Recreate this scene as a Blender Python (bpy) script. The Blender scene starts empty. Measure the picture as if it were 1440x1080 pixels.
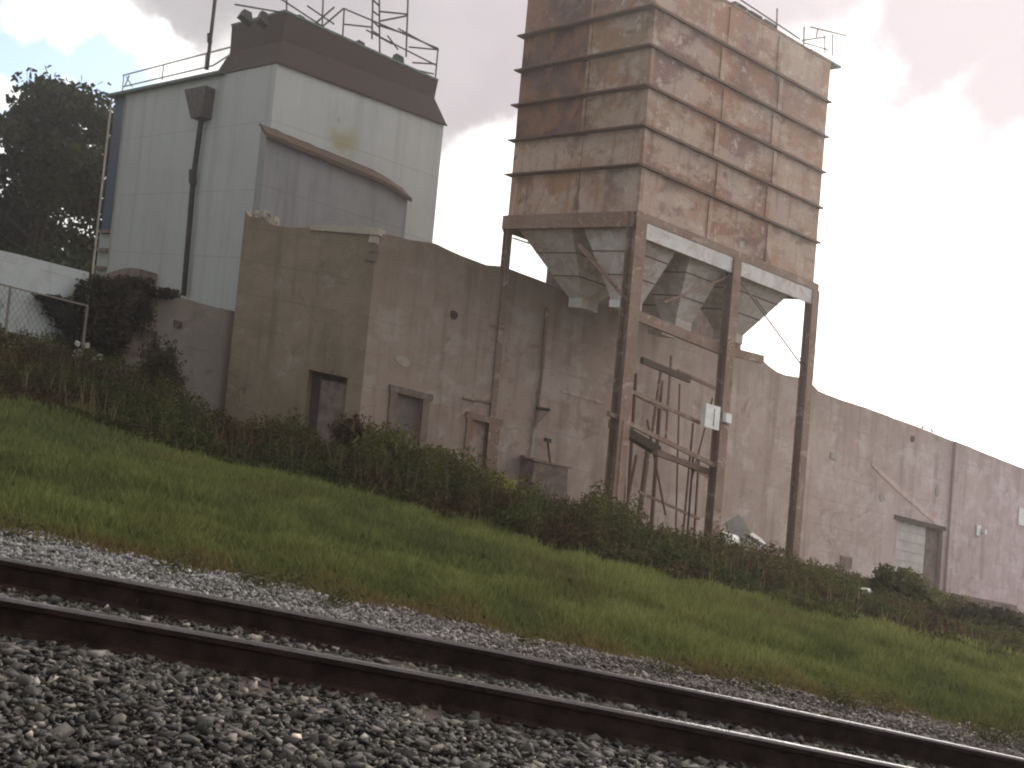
import bpy, bmesh, math, random
import numpy as np
from mathutils import Vector, Matrix, noise
random.seed(7); RNG = np.random.default_rng(7)
SC = bpy.context.scene; COL = SC.collection

# ------------------------------------------------------------------ camera
F, PITCH, ROLL = 1700.0, .053, .091          # focal length in pixels of a 1440 wide frame
G = .134                                     # the whole site falls to the right by this grade
H = 2.0                                      # eye height above the site plane
_f = Vector((0, math.cos(PITCH), math.sin(PITCH))); _u = Vector((0, -math.sin(PITCH), math.cos(PITCH))); _r = Vector((1, 0, 0))
_c, _s = math.cos(ROLL), math.sin(ROLL)
RIGHT = _c*_r + _s*_u; UP = -_s*_r + _c*_u
cam = bpy.data.cameras.new('camera'); camo = bpy.data.objects.new('camera', cam); COL.objects.link(camo)
camo.matrix_world = Matrix(((RIGHT.x, UP.x, -_f.x, 0), (RIGHT.y, UP.y, -_f.y, 0), (RIGHT.z, UP.z, -_f.z, H), (0, 0, 0, 1)))
cam.sensor_width = 36; cam.lens = F/1440*36; cam.clip_end = 3000; cam.clip_start = .1
SC.camera = camo

def wray(x, y):                               # true world direction of a photo pixel
    return (_f + RIGHT*((x-720)/F) - UP*((y-540)/F)).normalized()

# ------------------------------------------------------------------ node helper
class NT:
    def __init__(s, tree): s.t = tree; s.n = tree.nodes; s.l = tree.links
    def new(s, typ, **kw):
        n = s.n.new(typ)
        for k, v in kw.items():
            if k.startswith('i_'): n.inputs[k[2:].replace('_', ' ')].default_value = v
            else: setattr(n, k, v)
        return n
    def link(s, a, b): s.l.new(a, b)
    def val(s, sock, v):
        if hasattr(v, 'node'): s.link(v, sock)
        else:
            if isinstance(v, (tuple, list)) and len(v) == 3 and sock.type == 'RGBA': v = (*v, 1)
            sock.default_value = v
    def math(s, op, a, b=0, c=None, clamp=False):
        n = s.new('ShaderNodeMath', operation=op); n.use_clamp = clamp
        s.val(n.inputs[0], a); s.val(n.inputs[1], b)
        if c is not None: s.val(n.inputs[2], c)
        return n.outputs[0]
    def mix(s, fac, a, b, blend='MIX'):
        n = s.new('ShaderNodeMix', data_type='RGBA', blend_type=blend)
        s.val(n.inputs['Factor'], fac); s.val(n.inputs[6], a); s.val(n.inputs[7], b)
        return n.outputs[2]
    def rng(s, v, a, b, c=0, d=1):
        n = s.new('ShaderNodeMapRange', interpolation_type='SMOOTHSTEP'); s.val(n.inputs[0], v)
        for i, q in enumerate((a, b, c, d)): s.val(n.inputs[i+1], q)
        return n.outputs[0]
    def noise(s, vec, scale, detail=4, rough=.55, dist=0):
        n = s.new('ShaderNodeTexNoise'); s.link(vec, n.inputs['Vector'])
        n.inputs['Scale'].default_value = scale; n.inputs['Detail'].default_value = detail
        n.inputs['Roughness'].default_value = rough; n.inputs['Distortion'].default_value = dist
        return n.outputs['Fac']
    def vscale(s, vec, sc, off=(0, 0, 0)):
        n = s.new('ShaderNodeMapping'); s.link(vec, n.inputs['Vector']); n.inputs['Scale'].default_value = sc; n.inputs['Location'].default_value = off
        return n.outputs[0]

# ------------------------------------------------------------------ world: hazy broken cloud, brightest low behind the silo
SUN_EL, SUN_AZ = math.radians(27), math.radians(20)      # azimuth to the right of the view
sund = Vector((math.sin(SUN_AZ)*math.cos(SUN_EL), math.cos(SUN_AZ)*math.cos(SUN_EL), math.sin(SUN_EL)))
W = bpy.data.worlds.new('World'); SC.world = W; W.use_nodes = True
nt = NT(W.node_tree)
for n in list(nt.n): nt.n.remove(n)
sky = nt.new('ShaderNodeTexSky', sky_type='NISHITA'); sky.sun_disc = False; sky.sun_elevation = SUN_EL; sky.sun_rotation = SUN_AZ
bg1 = nt.new('ShaderNodeBackground'); nt.link(sky.outputs[0], bg1.inputs[0]); bg1.inputs[1].default_value = .13
tc = nt.new('ShaderNodeTexCoord'); dirv = tc.outputs['Generated']
nz = nt.new('ShaderNodeTexNoise'); nt.link(dirv, nz.inputs['Vector']); nz.inputs['Scale'].default_value = 7; nz.inputs['Detail'].default_value = 7; nz.inputs['Roughness'].default_value = .55
sub = nt.new('ShaderNodeVectorMath', operation='SUBTRACT'); nt.link(nz.outputs['Color'], sub.inputs[0]); sub.inputs[1].default_value = (.5, .5, .5)
scl = nt.new('ShaderNodeVectorMath', operation='SCALE'); nt.link(sub.outputs[0], scl.inputs[0]); scl.inputs['Scale'].default_value = .16
add = nt.new('ShaderNodeVectorMath', operation='ADD'); nt.link(dirv, add.inputs[0]); nt.link(scl.outputs[0], add.inputs[1])
nrm = nt.new('ShaderNodeVectorMath', operation='NORMALIZE'); nt.link(add.outputs[0], nrm.inputs[0]); wd = nrm.outputs[0]
def blob(v, d, r_in, r_out):                  # 1 inside r_in degrees of direction d, 0 outside r_out
    n = nt.new('ShaderNodeVectorMath', operation='DOT_PRODUCT'); nt.link(v, n.inputs[0]); n.inputs[1].default_value = d
    return nt.rng(n.outputs['Value'], math.cos(math.radians(r_out)), math.cos(math.radians(r_in)))
def blobs(lst):
    o = None
    for x, y, a, b in lst:
        q = blob(wd, wray(x, y), a, b); o = q if o is None else nt.math('MAXIMUM', o, q)
    return o
grey = blobs([(520, 20, 3, 7), (640, 90, 2.5, 4.6), (330, -60, 3, 6), (760, -80, 5, 9), (1000, -150, 6, 10), (1330, -20, 3.4, 6.6), (1300, 100, .8, 3), (1440, 90, 1.6, 4.8), (100, -90, 2, 5)])
blue = blobs([(20, 55, 1.4, 3.0), (130, 100, 1.5, 3.2), (-60, 70, 2, 4), (190, 100, .5, 1.8), (-300, 100, 5, 9)])
white2 = blobs([(60, 5, .6, 1.5), (110, 25, .6, 1.5), (170, 45, .6, 1.6), (225, 75, .8, 1.8), (85, 125, .2, .9), (10, 95, .3, 1.0), (40, 110, .2, .8)])
glowd = Vector((math.sin(.75)*.92, math.cos(.75)*.92, .39))      # the thin bright part of the cloud deck
front = blob(dirv, glowd, 5, 105)
glow = blob(dirv, glowd, 5, 55)
fine = nt.noise(dirv, 5, 8, .6)
base = nt.mix(front, (.43, .44, .455), (1.15, 1.13, 1.09))
base = nt.mix(glow, base, (2.4, 2.22, 2.08))
gcol = nt.mix(nt.rng(fine, .25, .75), (.335, .315, .325), (.44, .415, .425))
gcol = nt.mix(nt.math('MULTIPLY', glow, .95), gcol, (.52, .455, .485))
ccol = nt.mix(nt.math('MULTIPLY', grey, .97), base, gcol)
ccol = nt.mix(white2, ccol, (1.1, 1.1, 1.06))
bg2 = nt.new('ShaderNodeBackground'); nt.link(ccol, bg2.inputs[0]); bg2.inputs[1].default_value = 1.0
ms = nt.new('ShaderNodeMixShader')
bfac = nt.math('MULTIPLY', blue, nt.math('SUBTRACT', 1, white2), clamp=True)
nt.link(nt.math('SUBTRACT', 1, nt.math('MULTIPLY', bfac, .95)), ms.inputs[0]); nt.link(bg1.outputs[0], ms.inputs[1]); nt.link(bg2.outputs[0], ms.inputs[2])
wo = nt.new('ShaderNodeOutputWorld'); nt.link(ms.outputs[0], wo.inputs[0])
sl = bpy.data.lights.new('sun', 'SUN'); sl.energy = .9; sl.angle = math.radians(14); sl.color = (1, .95, .88)
so = bpy.data.objects.new('sun', sl); COL.objects.link(so); so.rotation_mode = 'QUATERNION'; so.rotation_quaternion = sund.to_track_quat('Z', 'Y')
SC.view_settings.view_transform = 'Standard'; SC.view_settings.look = 'None'; SC.view_settings.gamma = 1; SC.view_settings.use_curve_mapping = False
SC.view_settings.exposure = 0.55
SC.render.engine = 'CYCLES'
SC.cycles.max_bounces = 4; SC.cycles.transparent_max_bounces = 4
SC.cycles.pixel_filter_type = 'BLACKMAN_HARRIS'; SC.cycles.filter_width = 2.1

# ------------------------------------------------------------------ level site frame (u right, v away, w up from the eye) -> world
def site(p): return (p[0], p[1], p[2] + H - G*p[0])
def lray(x, y):
    d = _f + RIGHT*((x-720)/F) - UP*((y-540)/F); d = d/d.y
    return (d.x, 1.0, d.z + G*d.x)
def onw(x, y, w): d = lray(x, y); k = w/d[2]; return (d[0]*k, k, w)
AA = .641; A = (math.cos(AA), math.sin(AA)); L = (-A[1], A[0]); C0 = (3.675, 40.0)
def at(s, o, w=0): return (C0[0]+A[0]*s+L[0]*o, C0[1]+A[1]*s+L[1]*o, w)     # along / behind the silo's front face
def wall(x, y, o):                            # pixel -> (s, w) on the plane o metres behind the silo front
    d = lray(x, y); k = (L[0]*C0[0]+L[1]*C0[1]+o)/(L[0]*d[0]+L[1]*d[1])
    P = (d[0]*k-C0[0], k-C0[1]); return (P[0]*A[0]+P[1]*A[1], d[2]*k)
def side(x, y, s):                            # pixel -> (o, w) on the plane s along the silo front
    d = lray(x, y); k = (A[0]*C0[0]+A[1]*C0[1]+s)/(A[0]*d[0]+A[1]*d[1])
    P = (d[0]*k-C0[0], k-C0[1]); return (P[0]*L[0]+P[1]*L[1], d[2]*k)

def sm(a, b, x): t = min(1, max(0, (x-a)/(b-a))); return t*t*(3-2*t)
def ground_w(u, v):
    g = -2.0 + 1.35*sm(-7, -15, u)*sm(26, 38, v)
    g -= .95*sm(10, 22, u)*sm(36, 52, v)
    g += -.10*sm(11, 13, v)*sm(20, 16, v) + .08*noise.noise(Vector((u*.25, v*.25, 0)))*sm(13, 16, v)
    return g

# ------------------------------------------------------------------ mesh builder
class MB:
    def __init__(s): s.v = []; s.f = []; s.c = []; s.cur = None
    def add(s, vs, fs):
        b = len(s.v); s.v += [tuple(v) for v in vs]
        for f in fs: s.f.append([b+i for i in f]); s.c.append(s.cur)
        return s
    def hexa(s, p):                           # p: 4 bottom then 4 top
        return s.add(p, [(3, 2, 1, 0), (4, 5, 6, 7), (0, 1, 5, 4), (1, 2, 6, 5), (2, 3, 7, 6), (3, 0, 4, 7)])
    def slab(s, s0, s1, o0, o1, w0, w1, fr=at):
        return s.hexa([fr(s0, o0, w0), fr(s1, o0, w0), fr(s1, o1, w0), fr(s0, o1, w0), fr(s0, o0, w1), fr(s1, o0, w1), fr(s1, o1, w1), fr(s0, o1, w1)])
    def bar(s, a, b, r, n=4, r2=None):        # rod between two level points
        a = Vector(a); b = Vector(b); d = (b-a).normalized()
        x = d.cross(Vector((0, 0, 1)) if abs(d.z) < .9 else Vector((1, 0, 0))).normalized(); y = d.cross(x)
        r2 = r if r2 is None else r2; vs = []
        for P, R in ((a, r), (b, r2)):
            for i in range(n):
                t = 2*math.pi*(i+.5)/n; vs.append(P+(x*math.cos(t)+y*math.sin(t))*R)
        return s.add(vs, [[i, (i+1) % n, n+(i+1) % n, n+i] for i in range(n)]+[list(range(n))[::-1], list(range(n, 2*n))])
    def path(s, pts, r, n=5):
        for a, b in zip(pts, pts[1:]): s.bar(a, b, r, n)
        return s
    def build(s, name, mat, parent=None, level=True, smooth=False):
        off = Vector(parent.get('_o', (0, 0, 0))) if parent else Vector((0, 0, 0))
        me = bpy.data.meshes.new(name)
        me.from_pydata([tuple(Vector(site(v) if level else v)-off) for v in s.v], [], s.f)
        if any(c is not None for c in s.c):
            at_ = me.color_attributes.new('tone', 'FLOAT_COLOR', 'CORNER'); k = 0
            for f, c in zip(s.f, s.c):
                for _ in f: at_.data[k].color = (*(c or (1, 1, 1)), 1); k += 1
        bm = bmesh.new(); bm.from_mesh(me); bmesh.ops.recalc_face_normals(bm, faces=bm.faces); bm.to_mesh(me); bm.free()
        if smooth: me.shade_smooth()
        me.materials.append(mat)
        o = bpy.data.objects.new(name, me); COL.objects.link(o)
        if parent: o.parent = parent; o['_o'] = tuple(off)
        return o
def tag(o, label=None, cat=None, group=None, kind=None):
    for k, v in (('label', label), ('category', cat), ('group', group), ('kind', kind)):
        if v: o[k] = v
    return o
def thing(name, base, label, cat, group=None):
    o = bpy.data.objects.new(name, None); COL.objects.link(o); o.location = site(base); o['_o'] = tuple(site(base))
    return tag(o, label, cat, group)
def npmesh(name, V, Fc, mat, colors=None, parent=None):         # V (n,3) world coords, Fc (m,k)
    V = np.asarray(V, dtype=np.float32)
    if parent: V = V-np.array(parent['_o'], dtype=np.float32)
    me = bpy.data.meshes.new(name); k = Fc.shape[1]; m = len(Fc)
    me.vertices.add(len(V)); me.vertices.foreach_set('co', V.ravel())
    me.loops.add(m*k); me.loops.foreach_set('vertex_index', Fc.astype(np.int32).ravel())
    me.polygons.add(m); me.polygons.foreach_set('loop_start', np.arange(0, m*k, k, dtype=np.int32))
    me.update(calc_edges=True)
    if colors is not None:
        ca = me.color_attributes.new('tone', 'FLOAT_COLOR', 'POINT')
        ca.data.foreach_set('color', np.c_[colors, np.ones(len(V))].astype(np.float32).ravel())
    me.materials.append(mat); o = bpy.data.objects.new(name, me); COL.objects.link(o)
    if parent: o.parent = parent
    return o

# ------------------------------------------------------------------ materials
def new_mat(name, rough=.85, metal=0):
    m = bpy.data.materials.new(name); m.use_nodes = True; t = NT(m.node_tree); b = t.n['Principled BSDF']
    b.inputs['Roughness'].default_value = rough; b.inputs['Metallic'].default_value = metal
    b.inputs['Specular IOR Level'].default_value = .3
    o = t.new('ShaderNodeTexCoord').outputs['Object']
    return m, t, b, o
def bump(t, b, h, strength, dist=.02):
    n = t.new('ShaderNodeBump'); n.inputs['Strength'].default_value = strength; n.inputs['Distance'].default_value = dist
    t.link(h, n.inputs['Height']); t.link(n.outputs[0], b.inputs['Normal'])
def plain(name, col, var=.25, rough=.8, scale=3, metal=0):
    m, t, b, o = new_mat(name, rough, metal); n = t.noise(o, scale, 5, .6)
    d = tuple(c*(1-var) for c in col); e = tuple(min(1, c*(1+var)) for c in col)
    t.link(t.mix(t.rng(n, .3, .7), d, e), b.inputs['Base Color']); bump(t, b, t.noise(o, scale*8, 4), .3); return m
def weathered(name, cols, streak, stain, pale=(.5, .47, .44), pale_amt=.62, rough=.92, tone=False, bs=.3, grime=None):
    """old render / concrete: two body colours in broad clouds, vertical runs, dark blotches, pale bare patches"""
    m, t, b, o = new_mat(name, rough)
    c = t.mix(t.rng(t.noise(o, .22, 5, .6, .6), .36, .62), cols[0], cols[1])
    c = t.mix(t.math('MULTIPLY', t.rng(t.noise(o, 1.1, 6, .65, .3), .4, .68), .55), c, cols[2])
    run = t.noise(t.vscale(o, (2.2, 2.2, .13)), 1.0, 5, .6)
    c = t.mix(t.math('MULTIPLY', t.rng(run, .50, .72), .6), c, streak)
    c = t.mix(t.math('MULTIPLY', t.rng(t.noise(o, .7, 8, .7, .1), pale_amt-.09, pale_amt+.05), .55), c, pale)
    c = t.mix(t.math('MULTIPLY', t.rng(t.noise(t.vscale(o, (1, 1, 1), (31, 7, 3)), .55, 7, .68, .5), .58, .70), .7), c, stain)
    sx = t.new('ShaderNodeSeparateXYZ'); t.link(o, sx.inputs[0]); zz = t.math('ADD', sx.outputs['Z'], t.math('MULTIPLY', sx.outputs['X'], G))
    zz = t.math('ADD', zz, t.math('MULTIPLY', t.noise(o, .6, 2), .12)); fr = t.math('ABSOLUTE', t.math('SUBTRACT', t.math('FRACT', t.math('DIVIDE', zz, 1.22)), .5))
    line = t.math('MULTIPLY', t.rng(fr, .012, .03, 1, 0), t.rng(t.noise(o, .35, 3), .42, .6)); c = t.mix(t.math('MULTIPLY', line, .35), c, streak)
    if grime: c = t.mix(t.math('MULTIPLY', t.rng(t.math('ADD', zz, t.math('MULTIPLY', run, 3.0)), grime-2.6, grime+2.2), .62), c, (.175, .135, .095))
    vo = t.new('ShaderNodeTexVoronoi', feature='DISTANCE_TO_EDGE'); vo.inputs['Scale'].default_value = .34
    dn = t.new('ShaderNodeTexNoise'); t.link(o, dn.inputs['Vector']); dn.inputs['Scale'].default_value = 1.1; dn.inputs['Detail'].default_value = 6
    dv = t.new('ShaderNodeVectorMath', operation='MULTIPLY_ADD'); t.link(dn.outputs['Color'], dv.inputs[0]); dv.inputs[1].default_value = (1.6,)*3; t.link(o, dv.inputs[2]); t.link(dv.outputs[0], vo.inputs['Vector'])
    crack = t.math('MULTIPLY', t.rng(vo.outputs['Distance'], .002, .012, 1, 0), t.rng(t.noise(o, .3, 3), .46, .58)); c = t.mix(t.math('MULTIPLY', crack, .45), c, stain)
    g = t.noise(o, 16, 6, .7)
    c = t.mix(t.math('MULTIPLY', t.math('SUBTRACT', g, .5), 1.1, clamp=True), c, tuple(q*.45 for q in cols[0]))
    if tone:
        a = t.new('ShaderNodeAttribute', attribute_name='tone'); c = t.mix(1.0, c, a.outputs['Color'], 'MULTIPLY')
    t.link(c, b.inputs['Base Color'])
    h = t.math('ADD', t.noise(o, 3.0, 6, .6), t.math('MULTIPLY', g, .5)); bump(t, b, h, bs, .05)
    return m
def rusty(name, body, rust, dark, pale, pale_amt=.56, tone=False, rough=.75, sc=1.0):
    m, t, b, o = new_mat(name, rough)
    c = body
    if tone: c = t.new('ShaderNodeAttribute', attribute_name='tone').outputs['Color']
    c = t.mix(t.math('MULTIPLY', t.rng(t.noise(o, .7*sc, 6, .65, .5), .42, .62), .65), c, rust)
    c = t.mix(t.math('MULTIPLY', t.rng(t.noise(t.vscale(o, (1, 1, 1.4), (9, 4, 2)), 1.3*sc, 7, .68, 1.0), pale_amt-.02, pale_amt+.03), .75), c, pale)
    run = t.noise(t.vscale(o, (3, 3, .3)), 1.2*sc, 5, .65)
    c = t.mix(t.math('MULTIPLY', t.rng(run, .52, .75), .7), c, rust)
    c = t.mix(t.math('MULTIPLY', t.rng(t.noise(t.vscale(o, (1, 1, 1), (3, 17, 5)), 1.6*sc, 6, .7, .4), .57, .72), .75), c, dark)
    t.link(c, b.inputs['Base Color']); bump(t, b, t.noise(o, 9, 6, .7), .35, .02); return m
def foliage(name, trans=.25):
    m, t, b, o = new_mat(name, .85); b.inputs['Specular IOR Level'].default_value = .08; a = t.new('ShaderNodeAttribute', attribute_name='tone').outputs['Color']
    t.link(a, b.inputs['Base Color']); tr = t.new('ShaderNodeBsdfTranslucent'); t.link(a, tr.inputs[0])
    mx = t.new('ShaderNodeMixShader'); mx.inputs[0].default_value = trans
    t.link(b.outputs[0], mx.inputs[1]); t.link(tr.outputs[0], mx.inputs[2]); t.link(mx.outputs[0], t.n['Material Output'].inputs[0]); return m

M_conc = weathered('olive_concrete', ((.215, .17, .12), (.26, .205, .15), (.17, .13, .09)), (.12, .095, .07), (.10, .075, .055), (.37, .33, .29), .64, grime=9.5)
M_wall = weathered('mauve_render', ((.43, .335, .31), (.50, .40, .375), (.36, .275, .25)), (.28, .21, .185), (.24, .17, .15), (.60, .54, .53), .58, tone=True, grime=9.3)
M_lowwall = weathered('low_wall_render', ((.16, .135, .12), (.22, .19, .175), (.13, .11, .09)), (.07, .055, .04), (.05, .04, .025), (.3, .27, .25), .62, grime=6.0)
M_coping = weathered('coping_stone', ((.42, .38, .32), (.36, .32, .27), (.28, .24, .2)), (.2, .17, .14), (.12, .1, .08))
M_white = None
def sheet_metal(name, col, rib=7.0, dirt=(.17, .14, .10), k=1.0):
    m, t, b, o = new_mat(name, .6)
    s = t.new('ShaderNodeSeparateXYZ'); t.link(o, s.inputs[0])
    run = t.noise(t.vscale(o, (1.6, 1.6, .07)), 1.0, 5, .6)
    c = t.mix(t.math('MULTIPLY', t.rng(run, .45, .75), min(1, .5*k)), col, tuple(q*.62 for q in col))
    c = t.mix(t.math('MULTIPLY', t.rng(t.noise(o, .35*k*k, 5, .6), .45, .7), .35*k), c, tuple(q*.75 for q in col))
    c = t.mix(t.math('MULTIPLY', t.rng(t.noise(t.vscale(o, (1, 1, .6)), .9, 7, .7), .62, .78), .6), c, dirt)
    lp = t.math('ABSOLUTE', t.math('SUBTRACT', t.math('FRACT', t.math('DIVIDE', t.math('ADD', s.outputs['Z'], t.math('MULTIPLY', s.outputs['X'], G)), 3.05)), .5))
    c = t.mix(t.math('MULTIPLY', t.rng(lp, .004, .010, 1, 0), .35), c, dirt)
    t.link(c, b.inputs['Base Color']); bump(t, b, t.noise(t.vscale(o, (6, 6, .4)), 1, 3), .35, .03); return m
M_white = sheet_metal('white_cladding', (.40, .41, .40))
M_shed = sheet_metal('grey_cladding', (.235, .235, .24), dirt=(.12, .10, .08), k=1.7)
M_blue = sheet_metal('blue_cladding', (.06, .09, .13))
M_maroon = rusty('maroon_sheet', (.042, .027, .025), (.05, .027, .022), (.025, .018, .016), (.07, .045, .04), .66)
def silo_mat():
    m, t, b, o = new_mat('silo_plate', .7)
    tone = t.new('ShaderNodeAttribute', attribute_name='tone').outputs['Color']
    lum = t.new('ShaderNodeRGBToBW'); t.link(tone, lum.inputs[0]); pale_mask = t.rng(lum.outputs[0], .05, .13)  # lets pale paint show only on plates of lighter tone
    c = t.mix(t.math('MULTIPLY', t.rng(t.noise(o, .45, 6, .65, .3), .42, .60), .7), tone, (.34, .165, .085))
    c = t.mix(t.math('MULTIPLY', t.rng(t.noise(t.vscale(o, (1, 1, 1), (5, 5, 9)), .6, 5, .6, .5), .5, .62), .6), c, (.135, .08, .07))
    pk = t.rng(t.noise(t.vscale(o, (1, 1, 1.9), (9, 4, 2)), .55, 9, .68, .05), .47, .57)
    pk2 = t.rng(t.noise(t.vscale(o, (1, 1, 1.0), (19, 4, 7)), 2.6, 7, .7, .1), .58, .64)
    c = t.mix(t.math('MULTIPLY', t.math('MULTIPLY', pk, pale_mask), .66), c, t.mix(t.noise(o, .5, 3), (.52, .43, .36), (.40, .28, .22)))
    c = t.mix(t.math('MULTIPLY', t.math('MULTIPLY', pk2, pale_mask), .6), c, (.56, .47, .42))
    run = t.noise(t.vscale(o, (3.2, 3.2, .35)), 1.0, 6, .65)
    c = t.mix(t.math('MULTIPLY', t.rng(run, .52, .72), .7), c, (.20, .11, .065))
    c = t.mix(t.math('MULTIPLY', t.rng(t.noise(t.vscale(o, (1, 1, 1), (3, 17, 5)), 1.6, 7, .7, .4), .58, .72), .7), c, (.085, .05, .042))
    c = t.mix(t.math('MULTIPLY', t.rng(t.noise(o, 14, 5, .7), .55, .75), .5), c, (.10, .055, .04))
    t.link(c, b.inputs['Base Color']); bump(t, b, t.math('ADD', t.noise(o, 1.2, 3), t.noise(o, 9, 6, .7)), .5, .05); return m
M_silo = silo_mat()
M_steel = rusty('rusted_steel', (.24, .165, .13), (.19, .105, .07), (.09, .055, .042), (.40, .31, .26), .58, sc=1.5)
M_girt = rusty('rusted_girt', (.13, .075, .055), (.15, .075, .04), (.06, .035, .028), (.3, .2, .15), .66, sc=1.5)
M_whitebeam = rusty('white_painted_beam', (.56, .53, .53), (.40, .30, .24), (.25, .18, .14), (.62, .6, .6), .5)
M_hopper = rusty('pale_hopper_plate', (.54, .48, .44), (.42, .31, .25), (.27, .19, .15), (.62, .58, .55), .50)
M_darksteel = plain('dark_steel', (.03, .028, .026), .4, .7)
M_roofrust = rusty('rusty_roof_sheet', (.065, .045, .034), (.09, .052, .032), (.04, .025, .02), (.2, .16, .12), .66)
M_greytrim = plain('green_grey_trim', (.11, .14, .12), .3)
M_railsteel = plain('rail_side_steel', (.022, .013, .011), .5, .95, 5); M_railsteel.node_tree.nodes['Principled BSDF'].inputs['Specular IOR Level'].default_value = .08
M_railhead = plain('rail_head_steel', (.05, .038, .034), .3, .22, 3, 0.0); M_railhead.node_tree.nodes['Principled BSDF'].inputs['Specular IOR Level'].default_value = .9
M_wood = plain('sleeper_wood', (.045, .032, .026), .4, .9, 9)
M_paint = plain('white_paint', (.72, .71, .70), .12)
M_drain = plain('drain_box_metal', (.075, .066, .062), .3)
M_dark = plain('dark_void', (.07, .05, .045), .3, .95)
M_brown = plain('brown_board', (.17, .125, .11), .3, .9)
M_door = plain('pale_door_paint', (.46, .43, .42), .15, .8, 1.5)
M_fence = weathered('white_board', ((.40, .42, .42), (.47, .49, .49), (.36, .36, .34)), (.22, .2, .16), (.10, .085, .06), (.6, .6, .58), .6)
M_bark = plain('bark', (.05, .038, .03), .4, .95, 6)
M_bird = plain('bird_feather', (.06, .05, .05), .3)
M_yel = plain('yellow_lichen', (.22, .2, .07), .3)
M_leaf = foliage('leaf'); M_grass = foliage('grass_blade', .3)

# ------------------------------------------------------------------ ground
def track_v(u, rail):                         # gentle curve of the line, rail 0 near, 1 far
    uu = min(9, max(-9, u)); c = 9.05+.205*uu-.0125*uu*uu; sl = .205-.025*uu
    c += (u-uu)*sl
    n = 1/math.sqrt(1+sl*sl); return c+(0 if rail == 0 else 1.5/n*1.0) - .28
def make_ground():
    us = sorted(set([-110, -70]+[x*.5 for x in range(-100, 101)]+[70, 100, 150])); vs = sorted(set([-40, -20, -8]+[x*.5 for x in range(0, 140)]+[80, 100, 140]))
    m = MB(); m.v = [(u, v, ground_w(u, v)-(.05 if v < 13 else 0)) for v in vs for u in us]; n = len(us)
    m.f = [[j*n+i, j*n+i+1, (j+1)*n+i+1, (j+1)*n+i] for j in range(len(vs)-1) for i in range(n-1)]; m.c = [None]*len(m.f)
    mt, t, b, o = new_mat('earth_and_turf', .95)
    s = t.new('ShaderNodeSeparateXYZ'); t.link(o, s.inputs[0])
    turf = t.mix(t.rng(t.noise(o, .8, 6), .35, .65), (.045, .055, .018), (.09, .085, .03))
    grit = t.mix(t.rng(t.noise(o, 22, 5, .7), .35, .65), (.045, .040, .036), (.13, .115, .105))
    edge = t.math('ADD', s.outputs['Y'], t.math('MULTIPLY', t.noise(o, .6, 4), 1.6))
    t.link(t.mix(t.rng(t.math('SUBTRACT', edge, t.math('MULTIPLY', s.outputs['X'], .13)), 13.2, 14.0), grit, turf), b.inputs['Base Color'])
    bump(t, b, t.noise(o, 25, 5, .7), .8, .04)
    o = m.build('ground', mt, smooth=True); tag(o, kind='structure')
make_ground()

# ------------------------------------------------------------------ ballast
def stone_variants(n, npts=8):
    out = []
    for k in range(n):
        bm = bmesh.new()
        for i in range(npts):
            v = Vector(RNG.normal(size=3)).normalized(); bm.verts.new(v*RNG.uniform(.8, 1.1))
        r = bmesh.ops.convex_hull(bm, input=bm.verts)
        dead = [v for v in bm.verts if not v.link_faces]
        for v in dead: bm.verts.remove(v)
        bm.verts.index_update(); V = np.array([v.co[:] for v in bm.verts]); Fc = np.array([[v.index for v in f.verts] for f in bm.faces]); bm.free(); out.append((V, Fc))
    return out
STV = stone_variants(14)
def rotmats(n):
    q = RNG.normal(size=(n, 4)); q /= np.linalg.norm(q, axis=1)[:, None]; w, x, y, z = q.T
    return np.stack([1-2*(y*y+z*z), 2*(x*y-z*w), 2*(x*z+y*w), 2*(x*y+z*w), 1-2*(x*x+z*z), 2*(y*z-x*w), 2*(x*z-y*w), 2*(y*z+x*w), 1-2*(x*x+y*y)], 1).reshape(n, 3, 3)
def stones(name, P, size, cols, mat, label, flat=.7):
    Vs = []; Fs = []; Cs = []; base = 0; n = len(P); var = RNG.integers(0, len(STV), n); Rm = rotmats(n)
    for k, (V, Fc) in enumerate(STV):
        idx = np.where(var == k)[0]
        if not len(idx): continue
        ax = RNG.uniform(.36, 1.65, (len(idx), 1, 3)); X = V[None]*ax*size[idx][:, None, None]
        X = np.einsum('nij,nkj->nki', Rm[idx], X); X[:, :, 2] *= flat; X += P[idx][:, None, :]
        Vs.append(X.reshape(-1, 3)); Fs.append((Fc[None]+(np.arange(len(idx))*len(V))[:, None, None]+base).reshape(-1, 3)); base += len(idx)*len(V)
        Cs.append(np.repeat(cols[idx], len(V), 0))
    o = npmesh(name, np.concatenate(Vs), np.concatenate(Fs), mat, np.concatenate(Cs)); return tag(o, label, 'gravel', kind='stuff')
def stone_mat(name):
    m, t, b, o = new_mat(name, .7); a = t.new('ShaderNodeAttribute', attribute_name='tone').outputs['Color']
    c = t.mix(t.math('MULTIPLY', t.rng(t.noise(o, 30, 4, .6), .4, .7), .5), a, (.07, .06, .055)); t.link(c, b.inputs['Base Color']); bump(t, b, t.noise(o, 60, 3), .5, .01)
    b.inputs['Specular IOR Level'].default_value = .35; return m
M_stone = stone_mat('ballast_stone')
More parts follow.
